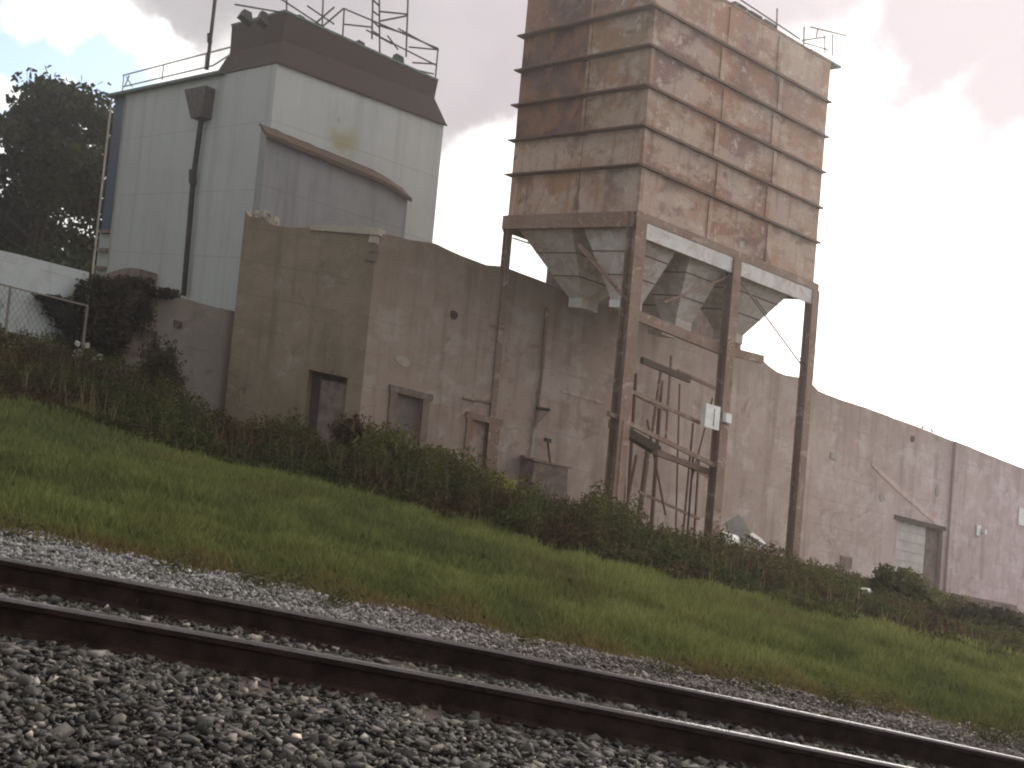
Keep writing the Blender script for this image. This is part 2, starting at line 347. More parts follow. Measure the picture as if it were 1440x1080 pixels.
def near_ballast():
    n = 78000; u = RNG.uniform(-5.5, 6.5, n*2); v = RNG.uniform(3.6, 11.2, n*2)
    tn = np.array([track_v(a, 0) for a in u]); tf = np.array([track_v(a, 1) for a in u])
    keep = (v < tf-.07) & ((v < tn-.08) | (v > tn+.08))
    u, v, tn = u[keep][:n], v[keep][:n], tn[keep][:n]
    w = np.array([noise.noise(Vector((a*1.1, b*1.1, 3))) for a, b in zip(u, v)])
    w = -1.93+.03*w - np.where(v < tn-.9, .05*(tn-.9-v), 0)+RNG.uniform(-.025, .02, len(u))
    w -= np.where((v > tn), .0, 0)
    P = np.c_[u, v, w+H-G*u]
    size = np.clip(RNG.lognormal(math.log(.027), .40, len(u)), .018, .07)
    g = np.clip(RNG.lognormal(math.log(.034), 1.0, len(u)), .008, .6)[:, None]
    tint = np.array([1, .87, .72])[None]*RNG.uniform(.95, 1.05, (len(u), 3)); 
    return stones('ballast', P, size, g*tint, M_stone, 'coarse grey crushed stone ballast around the rails')
near_ballast()
def edge_v(u):                                # where the grass begins
    return 13.55+.15*u+.35*noise.noise(Vector((u*.55, 0, 7)))+.18*noise.noise(Vector((u*2.2, 0, 2)))
def far_gravel():
    n = 75000; u = RNG.uniform(-8, 11, n); v0 = np.array([track_v(a, 1) for a in u])+.08; e = np.array([edge_v(a) for a in u])+.5
    v = v0+(e-v0)*RNG.uniform(0, 1, n)**.95
    w = np.array([noise.noise(Vector((a*1.3, b*1.3, 9))) for a, b in zip(u, v)])
    w = -1.955+.05*w-.03*(v-v0)+RNG.uniform(-.012, .012, n)
    P = np.c_[u, v, w+H-G*u]; size = np.clip(RNG.lognormal(math.log(.016), .42, n), .008, .045)
    left = np.clip((2.0-u)/5, 0, 1); g = np.clip(RNG.lognormal(0, .33, n), .3, 2.0)*(.09+.11*left)
    tint = np.array([1, .96, .93])[None]*left[:, None]+np.array([1, .80, .68])[None]*(1-left[:, None])
    return stones('gravel', P, size, g[:, None]*tint, M_stone, 'fine pale gravel shoulder between the far rail and the grass', .8)
far_gravel()

# ------------------------------------------------------------------ rails and sleepers
RP = [(x_, y_*1.34-.06) for x_, y_ in [(-.07, 0), (.07, 0), (.07, .012), (.012, .035), (.010, .125), (.035, .138), (.035, .165), (.026, .175), (-.026, .175), (-.035, .165), (-.035, .138), (-.010, .125), (-.012, .035), (-.07, .012)]]
def rail(idx, label):
    us = [-60+i*.5 for i in range(241)]; k = len(RP)
    t = thing('rail', (0, track_v(0, idx), -1.875), label, 'rail', 'rails of the track')
    m = MB(); h = MB()
    def ring(u, P, off=0):
        v = track_v(u, idx); d = (track_v(u+.1, idx)-track_v(u-.1, idx))/.2; L_ = math.sqrt(1+d*d)
        return [(u-d/L_*p[0], v+p[0]/L_, -1.875+p[1]) for p in P]
    m.v = [q for u in us for q in ring(u, RP)]
    m.f = [[i*k+j, i*k+(j+1) % k, (i+1)*k+(j+1) % k, (i+1)*k+j] for i in range(len(us)-1) for j in range(k)]; m.c = [None]*len(m.f)
    m.build('web_and_foot', M_railsteel, t)
    HP = [(-.036, .1605), (-.026, .1785), (.026, .1785), (.036, .1605)]
    h.v = [q for u in us for q in ring(u, HP)]
    h.f = [[i*4+j, i*4+j+1, (i+1)*4+j+1, (i+1)*4+j] for i in range(len(us)-1) for j in range(3)]; h.c = [None]*len(h.f)
    h.build('running_surface', M_railhead, t); return t
rail(0, 'nearer rusty steel rail with a worn bright top'); rail(1, 'farther rusty steel rail beside the pale gravel shoulder')
for i in range(-9, 13):
    u = i*.58+.15; v = track_v(u, 0); d = (track_v(u+.1, 0)-track_v(u-.1, 0))/.2; n = Vector((-d, 1)).normalized(); a = Vector((1, d)).normalized()
    m = MB(); c = Vector((u, v)); j = random.uniform(-.06, .06)
    q = lambda x, y, w: (c.x+a.x*x+n.x*y, c.y+a.y*x+n.y*y, w)
    top = -1.928+random.uniform(-.015, .02)
    m.hexa([q(-.11, -.58+j, -2.02), q(.11, -.58+j, -2.02), q(.11, 2.03+j, -2.02), q(-.11, 2.03+j, -2.02), q(-.11, -.58+j, top), q(.11, -.58+j, top), q(.11, 2.03+j, top), q(-.11, 2.03+j, top)])
    t = thing('railway_sleeper', (u, v, -2.0), 'dark timber sleeper half buried in the ballast under the two rails', 'sleeper', 'sleepers half buried in ballast')
    m.build('timber', M_wood, t)
    for y0 in (0, 1.5):
        p = MB(); p.hexa([q(-.09, y0-.14, top-.002), q(.09, y0-.14, top-.002), q(.09, y0+.14, top-.002), q(-.09, y0+.14, top-.002), q(-.09, y0-.14, top+.02), q(.09, y0-.14, top+.02), q(.09, y0+.14, top+.02), q(-.09, y0+.14, top+.02)])
        t2 = p.build('tie_plate', M_railsteel, t)
        for sx in (-.05, .05):
            for sy in (-.105, .105): k_ = MB(); k_.bar(q(sx, y0+sy, top+.015), q(sx, y0+sy, top+.045), .014, 6); k_.build('spike', M_railsteel, t2)

# ------------------------------------------------------------------ the silo
W_G = [15.713, 14.358, 12.992, 11.623, 10.287]; LB, LS = 9.19, 7.38; WB = 8.62
_, W_TOP = wall(1163, 86, 0)
silo = thing('storage_silo', at(LB/2, LS/2, -2), 'tall rusted steel storage silo on legs with pale peeling paint and belts of girts', 'silo')
def mixc(a, b, k): return tuple(x+(y-x)*k for x, y in zip(a, b))
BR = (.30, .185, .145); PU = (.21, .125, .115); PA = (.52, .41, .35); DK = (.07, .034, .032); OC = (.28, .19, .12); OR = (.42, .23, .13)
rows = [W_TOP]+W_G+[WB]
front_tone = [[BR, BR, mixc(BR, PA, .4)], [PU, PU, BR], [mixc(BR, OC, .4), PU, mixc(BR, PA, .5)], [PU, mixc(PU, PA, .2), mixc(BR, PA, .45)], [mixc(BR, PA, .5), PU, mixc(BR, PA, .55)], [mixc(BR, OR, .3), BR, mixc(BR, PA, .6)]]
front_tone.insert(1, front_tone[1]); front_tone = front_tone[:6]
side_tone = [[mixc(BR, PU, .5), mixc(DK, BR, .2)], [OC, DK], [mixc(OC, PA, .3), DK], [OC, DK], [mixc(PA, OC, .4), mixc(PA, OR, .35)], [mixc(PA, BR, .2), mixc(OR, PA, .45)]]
cutS = [0, 3.45, 6.35, LB]; cutO = [0, 3.3, LS]
def plate(m, fr, a0, a1, w0, w1, tone):
    m.cur = tone; n = 3
    # thin oil-canned plate with a proud edge flange
    vs = []
    for j in range(n+1):
        for i in range(n+1):
            x = a0+(a1-a0)*i/n; w = w0+(w1-w0)*j/n; d = 0 if i in (0, n) or j in (0, n) else random.uniform(-.02, .025)
            vs.append(fr(x, d, w))
    m.add(vs, [(j*(n+1)+i, j*(n+1)+i+1, (j+1)*(n+1)+i+1, (j+1)*(n+1)+i) for j in range(n) for i in range(n)])
FF = lambda x, d, w: at(x, d, w); FS = lambda x, d, w: at(d, x, w); FB = lambda x, d, w: at(x, LS+d, w); FE = lambda x, d, w: at(LB+d, x, w)
for r in range(6):
    w1, w0 = rows[r], rows[r+1]; m = MB()
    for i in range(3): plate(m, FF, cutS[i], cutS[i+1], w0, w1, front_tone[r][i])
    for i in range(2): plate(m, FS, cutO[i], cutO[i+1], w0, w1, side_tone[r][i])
    for i in range(3): plate(m, FB, cutS[i], cutS[i+1], w0, w1, BR)
    for i in range(2): plate(m, FE, cutO[i], cutO[i+1], w0, w1, BR)
    m.build('wall_panel', M_silo, silo)
# vertical seams
m = MB()
for r in range(6):
    w1, w0 = rows[r], rows[r+1]
    for c in (cutS[1]+(-.1 if r % 2 else .15), cutS[2]+(.1 if r % 2 else -.1)): m = MB(); m.cur = mixc(BR, PA, .5) if r % 2 else BR; m.slab(c-.09, c+.09, -.05, -.004, w0+.09, w1-.09); m.build('seam_strip', M_silo, silo)
    m = MB(); m.cur = OC; m.slab(-.05, -.004, cutO[1]-.08, cutO[1]+.08, w0+.09, w1-.09); m.build('seam_strip', M_silo, silo)
    m = MB(); m.cur = BR; m.slab(-.055, .10, -.055, .10, w0+.09, w1-.09); m.build('corner_strip', M_silo, silo)
def girt(w, p=.13, t=.05, mat=None, parent=None, name='girt'):
    m = MB()
    pl_ = .27; pr_ = .07
    m.slab(-pl_, LB+pr_, -p, 0.0, w-t/2, w+t/2); m.slab(-pl_, LB+pr_, LS, LS+p, w-t/2, w+t/2)
    m.slab(-pl_, 0, 0.003, LS-.003, w-t/2, w+t/2); m.slab(LB, LB+pr_, 0.003, LS-.003, w-t/2, w+t/2)
    # short flange lip
    m.slab(-p-.004, LB+pr_+.004, -p-.012, -p-.002, w-t/2-.01, w+.055)
    return m.build(name, M_girt, silo)
for w in W_G: girt(w)
m = MB(); m.slab(-.02, LB+.02, -.02, LS+.02, W_TOP, W_TOP+.08); m.build('roof', M_steel, silo)
# ring beam under the bin
m = MB()
m.slab(-.13, LB+.13, -.16, -.02, WB-.16, WB+.12); m.slab(-.16, -.02, 0.01, LS+.12, WB-.42, WB+.10)
m.slab(LB+.02, LB+.16, .01, LS+.1, WB-.5, WB+.1); m.slab(-.1, LB+.1, LS+.02, LS+.14, WB-.5, WB+.1)
m.build('ring_beam', M_steel, silo)
WBT = WB-.19
m = MB(); m.slab(.18, 4.58, -.14, -.02, WBT-.52, WBT+.02); m.build('white_beam', M_whitebeam, silo)
m = MB(); m.slab(4.92, LB-.16, -.14, -.02, WBT-.52, WBT+.02); m.build('white_beam', M_whitebeam, silo)
def post(s, o, w0, w1, ax=.17, name='post', lean=0):
    m = MB(); t = .025
    # H section: two flanges and a web
    m.slab(s-ax, s+ax, o-ax, o-ax+t, w0, w1); m.slab(s-ax, s+ax, o+ax-t, o+ax, w0, w1); m.slab(s-t/2, s+t/2, o-ax+t, o+ax-t, w0, w1)
    m.slab(s-ax-.1, s+ax+.1, o-ax-.1, o+ax+.1, w0-.3, w0+.03)
    return m.build(name, M_steel, silo)
post(.0, .0, -2, WB+.1, .24); post(4.75, -.02, -2, WB-.15, .20); post(LB-.02, -.0, -2.2, WB-.15, .19)
post(0, LS-.1, -2, WB-.1, .13); post(LB, LS+.05, -2.2, WB-.1, .12); post(4.75, LS+.05, -2, WB-.1, .12)
# hoppers: two by two
def hopper(s0, s1, o0, o1, wt, wb):
    m = MB(); cs, co = (s0+s1)/2, (o0+o1)/2; h = .40; lip = .25
    T = [(s0, o0), (s1, o0), (s1, o1), (s0, o1)]; B = [(cs-h, co-h), (cs+h, co-h), (cs+h, co+h), (cs-h, co+h)]
    m.add([at(a, b, wt) for a, b in T]+[at(a, b, wt-lip) for a, b in T]+[at(a, b, wb) for a, b in B]+[at(a, b, wb-.35) for a, b in B],
          [(i+4*k, (i+1) % 4+4*k, (i+1) % 4+4*k+4, i+4*k+4) for k in range(3) for i in range(4)]+[(12, 13, 14, 15)])
    o = m.build('hopper', M_hopper, silo)
    g = MB()
    for k in (.35, .68):
        ring = [(a+(b_-a)*k, c+(d-c)*k) for (a, c), (b_, d) in zip(T, B)]; w = (wt-lip)+(wb-wt+lip)*k
        for p, q in zip(ring, ring[1:]+ring[:1]): g.bar(at(p[0], p[1], w), at(q[0], q[1], w), .028, 4)
    g.build('stiffener', M_girt, o)
    return o
for a, b, c, d, wb_ in ((.15, 2.25, .12, 3.0, 6.0), (2.75, 4.62, .12, 3.0, 5.9), (4.92, 8.35, .12, 3.4, 6.15), (.2, 4.6, 3.7, LS-.45, 6.15), (4.9, LB-.9, 3.7, LS-.45, 6.15)): hopper(a, b, c, d, WB-.05, wb_)
# side corrugated chute, braces, gussets
def sidept(x, y, s): o, w = side(x, y, s); return (s, o, w)
m = MB(); a = side(815, 345, -.05); b = side(885, 425, -.05); m.bar(at(-.05, *a), at(-.05, *b), .09, 4); m.build('diagonal_brace', M_steel, silo); m = MB(); a = side(722, 335, -.05); b = side(768, 350, -.05)
m.bar(at(-.05, *a), at(-.05, *b), .05, 4); m.build('diagonal_brace', M_steel, silo)
for (x0, y0, x1, y1, r) in ((1040, 395, 1132, 520, .035), (1062, 420, 1132, 514, .02), (935, 425, 1035, 385, .04)):
    a = wall(x0, y0, .05); b = wall(x1, y1, .05); m = MB(); m.bar(at(a[0], .05, a[1]), at(b[0], .05, b[1]), r, 5); m.build('diagonal_brace', M_steel if r > .03 else M_darksteel, silo)
# cross beams and the working frame between the two front legs
def hbeam(x0, y0, x1, y1, off, d=.12, h=.2, mat=M_steel, name='cross_beam', parent=silo):
    a = wall(x0, y0, off); b = wall(x1, y1, off); m = MB()
    n = 8; prev = None
    for i in range(n):
        s0 = a[0]+(b[0]-a[0])*i/n; s1 = a[0]+(b[0]-a[0])*(i+1)/n; w0 = a[1]+(b[1]-a[1])*i/n; w1 = a[1]+(b[1]-a[1])*(i+1)/n
        m.hexa([at(s0, off, w0-h), at(s1, off, w1-h), at(s1, off+d, w1-h), at(s0, off+d, w0-h), at(s0, off, w0), at(s1, off, w1), at(s1, off+d, w1), at(s0, off+d, w0)])
    return m.build(name, mat, parent)
hbeam(898, 436, 1022, 487, .1, .2, .36); hbeam(1028, 488, 1075, 500, .1, .2, .3)
hbeam(858, 578, 1008, 652, -.1, .15, .16); hbeam(905, 502, 972, 530, .0, .15, .22, M_roofrust); hbeam(890, 548, 985, 592, .0, .12, .12)
hbeam(870, 592, 930, 628, .4, .5, .3, M_roofrust); hbeam(925, 632, 1000, 660, .2, .3, .2)
for (x0, y0, x1, y1, off, r, mt) in ((930, 520, 900, 720, 3.7, .07, M_steel), (910, 590, 938, 700, .5, .04, M_girt),
                                  (876, 590, 866, 700, -.2, .09, M_steel), (895, 640, 880, 705, .6, .05, M_girt), (975, 640, 968, 735, .3, .04, M_darksteel), (944, 500, 938, 600, 1, .05, M_steel), (1002, 560, 975, 650, .4, .03, M_girt)):
    a = wall(x0, y0, off); b = wall(x1, y1, off); m = MB(); m.bar(at(a[0], off, a[1]), at(b[0], off, b[1]-.6), r, 6); m.build('stay', mt, silo)
for k in range(7):
    x0 = 880+k*18+random.uniform(-5, 5); y0 = random.choice((520, 570, 610))+k*5; off = random.uniform(4.8, 6.9); a = wall(x0, y0, off); b = wall(x0-8+random.uniform(-9, 6), 725+k*4, off)
    m = MB(); m.bar(at(a[0], off, a[1]), at(b[0], off, b[1]-.5), random.uniform(.03, .09), 6); m.build('stay', random.choice((M_steel, M_girt)), silo)
hbeam(865, 600, 1000, 668, 1.6, .12, .14); hbeam(880, 545, 940, 575, 1.2, .1, .12); hbeam(900, 690, 985, 728, .8, .1, .1); hbeam(955, 520, 1010, 545, 1.0, .1, .12)
a = wall(1000, 570, -.3); m = MB(); m.slab(a[0]-.36, a[0]+.36, -.42, -.22, a[1]-.80, a[1]+.02); bx = m.build('switch_box', M_paint, silo)
m = MB(); m.slab(a[0]+.05, a[0]+.08, -.432, -.422, a[1]-.7, a[1]-.1); m.build('door_seam', M_brown, bx)
a = wall(1022, 588, -.3); m = MB(); m.slab(a[0]-.13, a[0]+.15, -.4, -.2, a[1]-.15, a[1]+.18); m.build('junction_box', M_paint, silo)
# roof platform and rails on the silo
m = MB(); s1, w1 = wall(1186, 82, .3); m.slab(LB-1.1, LB+.75, .1, 1.3, W_TOP+.1, W_TOP+.18); m.build('platform', M_greytrim, silo)
m = MB()
def tp(x, y, o=.12): s_, w_ = wall(x, y, o); return at(s_, o, w_)
for (x0, y0, x1, y1) in ((1030, -8, 1125, 55), (1040, 6, 1122, 62), (1093, 12, 1092, 42), (1131, 38, 1130, 68), (1140, 38, 1190, 50), (1128, 57, 1160, 52), (1160, 50, 1160, 75), (1171, 48, 1171, 78), (1130, 60, 1165, 70), (1150, 42, 1148, 52)):
    m.bar(tp(x0, y0), tp(x1, y1), .028, 5)
m.build('railing', M_darksteel, silo)
m = MB()
for x, y in ((1040, 18), (1062, 30), (1082, 42)): s_, w_ = wall(x, y, .2); m.slab(s_-.3, s_+.3, .15, .5, W_TOP+.1, W_TOP+.32); m.build('roof_hatch', M_greytrim, silo); m = MB()
m = MB()
for (x, y) in ((1001, 585), (866, 432)): pass
o_, w_ = side(871, 429, .3); m.slab(.1, .35, o_-.3, o_+.3, w_-.12, w_+.12); m.build('light_plate', M_paint, silo)

# ------------------------------------------------------------------ concrete warehouse
OFF = 7.25
wh = thing('concrete_warehouse', at(20, OFF+5, -2), 'long low weathered concrete warehouse with a ragged parapet, running behind the silo legs', 'warehouse')
def topprof(pts, amp=.032, step=.45):
    def f(s):
        for (a, wa), (b, wb) in zip(pts, pts[1:]):
            if a <= s <= b: base = wa+(wb-wa)*(s-a)/max(1e-6, b-a); break
        else: base = pts[0][1] if s < pts[0][0] else pts[-1][1]
        return base+amp*(noise.noise(Vector((s*1.1, 0, 3)))+.7*noise.noise(Vector((s*4, 0, 1))))
    return f
def holed(m, fr, s0, s1, wb, top, holes, thick=.35, step=.6, tone=None, rel=.25):
    S = set([s0, s1]); Wl = set([wb]); x = s0
    while x < s1: S.add(round(x, 3)); x += step
    for h in holes: S |= {h[0], h[1]}; Wl |= {h[2], h[3]}
    w = wb
    while w < min(top(s0), top(s1))-.9: Wl.add(round(w, 3)); w += 1.2
    S = sorted(S); Wl = sorted(Wl); S = [S[0]]+[b for a, b in zip(S, S[1:]) if b-a > 1e-4]
    nW = len(Wl)+1
    def P(i, j, d):
        w = Wl[j] if j < len(Wl) else top(S[i]); n = .02*noise.noise(Vector((S[i]*.9, w*.9, 5))) if d == 0 else 0
        return fr(S[i], d+n, w)
    inh = lambda i, j: any(h[0]-1e-6 <= (S[i]+S[i+1])/2 <= h[1] and j+1 < nW and j < len(Wl)-1 and h[2] <= (Wl[j]+Wl[j+1])/2 <= h[3] for h in holes)
    for i in range(len(S)-1):
        if tone: m.cur = tone(S[i])
        for j in range(nW-1):
            if inh(i, j):
                for di, dj, e in ((-1, 0, (0, 0, 0, 1)), (1, 0, (1, 0, 1, 1)), (0, -1, (0, 0, 1, 0)), (0, 1, (0, 1, 1, 1))):
                    ii, jj = i+di, j+dj
                    if 0 <= ii < len(S)-1 and 0 <= jj < nW-1 and not inh(ii, jj):
                        a = (i+e[0], j+e[1]); b = (i+e[2], j+e[3]); m.add([P(*a, 0), P(*b, 0), P(*b, thick), P(*a, thick)], [(0, 1, 2, 3)])
                continue
            m.add([P(i, j, 0), P(i+1, j, 0), P(i+1, j+1, 0), P(i, j+1, 0)], [(0, 1, 2, 3)])
            m.add([P(i, j, thick), P(i+1, j, thick), P(i+1, j+1, thick), P(i, j+1, thick)], [(0, 1, 2, 3)])
        t = nW-1; m.add([P(i, t, 0), P(i+1, t, 0), P(i+1, t, thick), P(i, t, thick)], [(0, 1, 2, 3)])
    for i in (0, len(S)-1):
        for j in range(nW-1): m.add([P(i, j, 0), P(i, j+1, 0), P(i, j+1, thick), P(i, j, thick)], [(0, 1, 2, 3)])
def wpt(x, y): return wall(x, y, OFF)
tops = [wpt(*q) for q in ((532, 328), (560, 333), (580, 338), (612, 342), (640, 356), (688, 374), (705, 374), (760, 394), (800, 412), (860, 432), (950, 470), (1040, 493), (1074, 506), (1078, 513), (1100, 527), (1138, 533), (1144, 547), (1185, 563), (1220, 574), (1300, 604), (1380, 636), (1440, 660))]
tops.append((90, tops[-1][1]-.5))
S0 = wpt(531, 325)[0]; SEAM = wpt(1340, 640)[0]
def rect(x0, y0, x1, y1, wbot=None):
    a = wpt(x0, y0); b = wpt(x1, y1); return (a[0], b[0], wbot if wbot is not None else b[1], max(a[1], b[1]))
H1 = rect(557, 553, 590, 610, -1.6); H2 = rect(664, 590, 690, 640, -1.6); HD = rect(1262, 737, 1322, 812, -2.6)
HD = (HD[0], HD[1], -3.5, wpt(1290, 738)[1])
def wtone(s):  # lens glare painted into the wall tone, paler and pinker to the right
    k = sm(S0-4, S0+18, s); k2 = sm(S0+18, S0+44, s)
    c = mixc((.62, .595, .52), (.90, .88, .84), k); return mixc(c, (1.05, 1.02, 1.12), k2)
tf = topprof(tops)
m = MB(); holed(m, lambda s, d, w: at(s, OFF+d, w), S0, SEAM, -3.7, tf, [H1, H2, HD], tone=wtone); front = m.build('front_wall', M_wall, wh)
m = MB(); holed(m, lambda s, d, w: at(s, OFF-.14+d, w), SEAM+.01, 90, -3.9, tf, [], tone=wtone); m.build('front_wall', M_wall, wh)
# end block facing left of the corner
P1 = at(S0, OFF); P2 = onw(345, 295, wpt(530, 325)[1]); d2 = Vector((P2[0]-P1[0], P2[1]-P1[1])); ln = d2.length; d2.normalize(); n2 = Vector((d2.y, -d2.x))
if n2.y < 0: n2 = -n2
def atb(s, d, w): return (P1[0]+d2.x*s+n2.x*d, P1[1]+d2.y*s+n2.y*d, w)
def bpt(x, y, dd=0):
    q = lray(x, y); det = (P1[0]+n2.x*dd)*n2.x+(P1[1]+n2.y*dd)*n2.y; k = det/(q[0]*n2.x+q[1]*n2.y); return ((q[0]*k-P1[0])*d2.x+(k-P1[1])*d2.y, q[2]*k)
bt = [bpt(*q) for q in ((528, 328), (440, 318), (420, 322), (385, 316), (372, 308), (350, 303), (345, 296))]
bt = sorted(bt); wb1, wb0 = bpt(440, 520), bpt(487, 530)
hdoor = (bpt(486, 560)[0], bpt(430, 560)[0], -2.4, bpt(455, 524)[1])
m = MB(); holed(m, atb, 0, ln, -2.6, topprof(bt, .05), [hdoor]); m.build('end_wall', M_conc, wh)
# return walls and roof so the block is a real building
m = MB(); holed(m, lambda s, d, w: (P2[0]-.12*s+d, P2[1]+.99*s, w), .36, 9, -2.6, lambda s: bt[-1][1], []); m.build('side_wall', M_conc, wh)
m = MB(); q = [at(S0+.3, OFF+.4, 5.6), at(88, OFF+.4, 4.5), at(88, OFF+9.5, 4.5), (P2[0]-.3, P2[1]+8.5, 5.6), (P2[0]+.5, P2[1]+.6, 5.6)]
m.add(q+[(a, b, c-.15) for a, b, c in q], [(0, 1, 2, 3, 4), (9, 8, 7, 6, 5)]+[(i, (i+1) % 5, (i+1) % 5+5, i+5) for i in range(5)]); m.build('roof', M_brown, wh)
h0 = wall(803, 372, 8.9); h1 = wall(852, 380, 8.9); h2 = wall(884, 384, 8.9); ht = h0[1]
m = MB(); m.slab(h0[0], h2[0], 8.95, 10.5, 5.0, ht); hut = m.build('roof_hut', M_brown, wh)
q0 = wall(890, 400, 9.6)[0]; q1 = wall(1046, 440, 9.6)[0]; m = MB(); m.slab(q0, q1, 9.6, 11.5, 4.6, wall(984, 395, 9.6)[1]); m.build('gap_backing', M_brown, wh)  # dark block added behind the hoppers to shut out the bright sky
m = MB(); n = 16
for i in range(n): x_ = h0[0]+.3+(h1[0]-h0[0]-.1)*i/n; m.v += [at(x_, 8.93-.05*(i % 2), 5.0), at(x_, 8.93-.05*(i % 2), ht+.05)]
m.f = [(2*i, 2*i+2, 2*i+3, 2*i+1) for i in range(n-1)]; m.c = [None]*(n-1); m.build('corrugated_sheet', M_shed, hut)
# doors and openings
m = MB(); m.slab(H1[0]-.1, H1[1]+.1, OFF+.2, OFF+.30, -2.4, H1[3]+.1); m.build('blocked_window', M_lowwall, wh)
m = MB(); m.cur = (.9, .85, .8); m.slab(H2[0]-.1, H2[1]+.1, OFF+.2, OFF+.30, -2.4, H2[3]+.1); m.build('blocked_window', M_wall, wh)
for h, mt in ((H1, M_brown), (H2, M_steel)):
    m = MB(); e = .27
    m.slab(h[0]-e, h[0]+.02, OFF-.09, OFF+.05, -2.2, h[3]+.02); m.slab(h[1]-.02, h[1]+e, OFF-.09, OFF+.05, -2.2, h[3]+.02); m.slab(h[0]-e-.05, h[1]+e+.1, OFF-.11, OFF+.06, h[3]+.022, h[3]+.26); m.build('window_frame', mt, wh)
m = MB(); m.slab(HD[0]-.1, HD[1]-1.3, OFF+.18, OFF+.28, -3.6, HD[3]+.1); m.build('roller_door', M_door, wh)
m = MB(); m.slab(HD[1]-1.28, HD[1]+.1, OFF+.24, OFF+.3, -3.6, HD[3]+.1); m.build('door_recess', M_brown, wh)
m = MB(); m.slab(HD[0]-.3, HD[1]+.15, OFF-.06, OFF+.07, HD[3]+.02, HD[3]+.24); m.build('door_lintel', M_roofrust, wh)
m = MB(); m.hexa([atb(hdoor[0], .2, -2.6), atb(hdoor[1]-.45, .2, -2.6), atb(hdoor[1]-.45, .3, -2.6), atb(hdoor[0], .3, -2.6), atb(hdoor[0], .2, hdoor[3]-.25), atb(hdoor[1]-.45, .2, hdoor[3]-.25), atb(hdoor[1]-.45, .3, hdoor[3]-.25), atb(hdoor[0], .3, hdoor[3]-.25)]); m.build('end_door', M_brown, wh)
m = MB(); m.hexa([atb(hdoor[0]-.1, .31, -2.6), atb(hdoor[1]+.1, .31, -2.6), atb(hdoor[1]+.1, .34, -2.6), atb(hdoor[0]-.1, .34, -2.6), atb(hdoor[0]-.1, .31, hdoor[3]+.1), atb(hdoor[1]+.1, .31, hdoor[3]+.1), atb(hdoor[1]+.1, .34, hdoor[3]+.1), atb(hdoor[0]-.1, .34, hdoor[3]+.1)]); m.build('door_recess', M_dark, wh)
hx = (hdoor[0]+hdoor[1]-.45)/2+.15
m = MB(); m.bar(atb(hdoor[0]+.2, .17, -.9), atb(hdoor[0]+.2, .17, -.72), .03, 6); m.build('door_handle', M_darksteel, wh)
for k in range(5):
    w_ = HD[3]-.45-k*.5; m = MB(); m.slab(HD[0]+.02, HD[1]-1.32, OFF+.165, OFF+.178, w_-.03, w_); m.build('shutter_rail', M_coping, wh)
# coping stones on the end block
m = MB(); c0 = bpt(530, 322); c1 = bpt(438, 316); tw = c0[1]
x = c1[0]; t1 = c1[1]
m.hexa([atb(-.12, -.1, tw-.22), atb(x, -.06, t1-.20), atb(x, .4, t1-.20), atb(-.12, .4, tw-.22), atb(-.12, -.1, tw+.04), atb(x, -.06, t1+.0), atb(x, .4, t1+.0), atb(-.12, .4, tw+.04)]); m.build('coping', M_coping, wh)
m = MB()
for i in range(3):
    w = tw-.26-i*.33
    e = .0+.05*random.random(); m.hexa([atb(-.06, -.03-e, w-.26), atb(.22+e*3, -.03-e, w-.26), atb(.22+e*3, .1, w-.26), atb(-.06, .1, w-.26), atb(-.06, -.03-e, w), atb(.22+e*2, -.03-e, w), atb(.22+e*2, .1, w), atb(-.06, .1, w)]); m.build('corner_quoin', M_coping if i == 0 else M_lowwall, wh); m = MB()
m = MB()   # rubble of broken blocks on the wall end
for i in range(9):
    s_ = random.uniform(bpt(385, 310)[0], bpt(352, 300)[0]); w = topprof(bt, 0)(s_)+random.uniform(.05, .2); r = random.uniform(.1, .22)
    c = atb(s_, .15, w); a = random.random()*3; dx, dy = Vector((math.cos(a), math.sin(a), 0))*r, Vector((-math.sin(a), math.cos(a), .2))*r*.7; up = Vector((0, 0, r*.6)); c = Vector(c)
    m.hexa([c-dx-dy-up, c+dx-dy-up, c+dx+dy-up, c-dx+dy-up, c-dx-dy+up, c+dx-dy+up, c+dx+dy+up, c-dx+dy+up]); m.build('broken_block', M_coping, wh); m = MB()
# pipes, brackets, holes, plates on the front wall
def strip(x0, y0, x1, y1, wd, name, mat, d=.08, parent=wh, off=OFF-.02):
    a = wall(x0, y0, off-d); b = wall(x1, y1, off-d); m = MB(); m.bar(at(a[0], off-d/2, a[1]), at(b[0], off-d/2, b[1]), wd, 6); return m.build(name, mat, parent)
strip(771, 432, 764, 520, .08, 'wall_pipe', M_steel, .1); strip(764, 520, 754, 602, .055, 'wall_pipe', M_steel, .1); strip(753, 602, 743, 668, .05, 'wall_pipe', M_coping, .1)
p = strip(758, 574, 776, 577, .06, 'pipe_bracket', M_darksteel, .3); strip(775, 578, 756, 598, .04, 'pipe_bracket', M_steel, .3)
strip(652, 560, 690, 566, .05, 'conduit', M_steel, .06)
m = MB(); a = wpt(638, 443)
for k in range(2):
    q = a if k == 0 else wpt(1283, 617); cx, cw = q; r = .17; vs = [at(cx+r*math.cos(i*math.pi/5)*(1+.2*math.sin(i*2)), OFF-.035, cw+r*math.sin(i*math.pi/5)) for i in range(10)]
    vs2 = [at(cx+r*math.cos(i*math.pi/5)*(1+.2*math.sin(i*2)), OFF+.01, cw+r*math.sin(i*math.pi/5)) for i in range(10)]
    m.add(vs+vs2, [tuple(range(10))]+[(i, (i+1) % 10, 10+(i+1) % 10, 10+i) for i in range(10)]); m.build('vent_stub', M_dark, wh); m = MB()
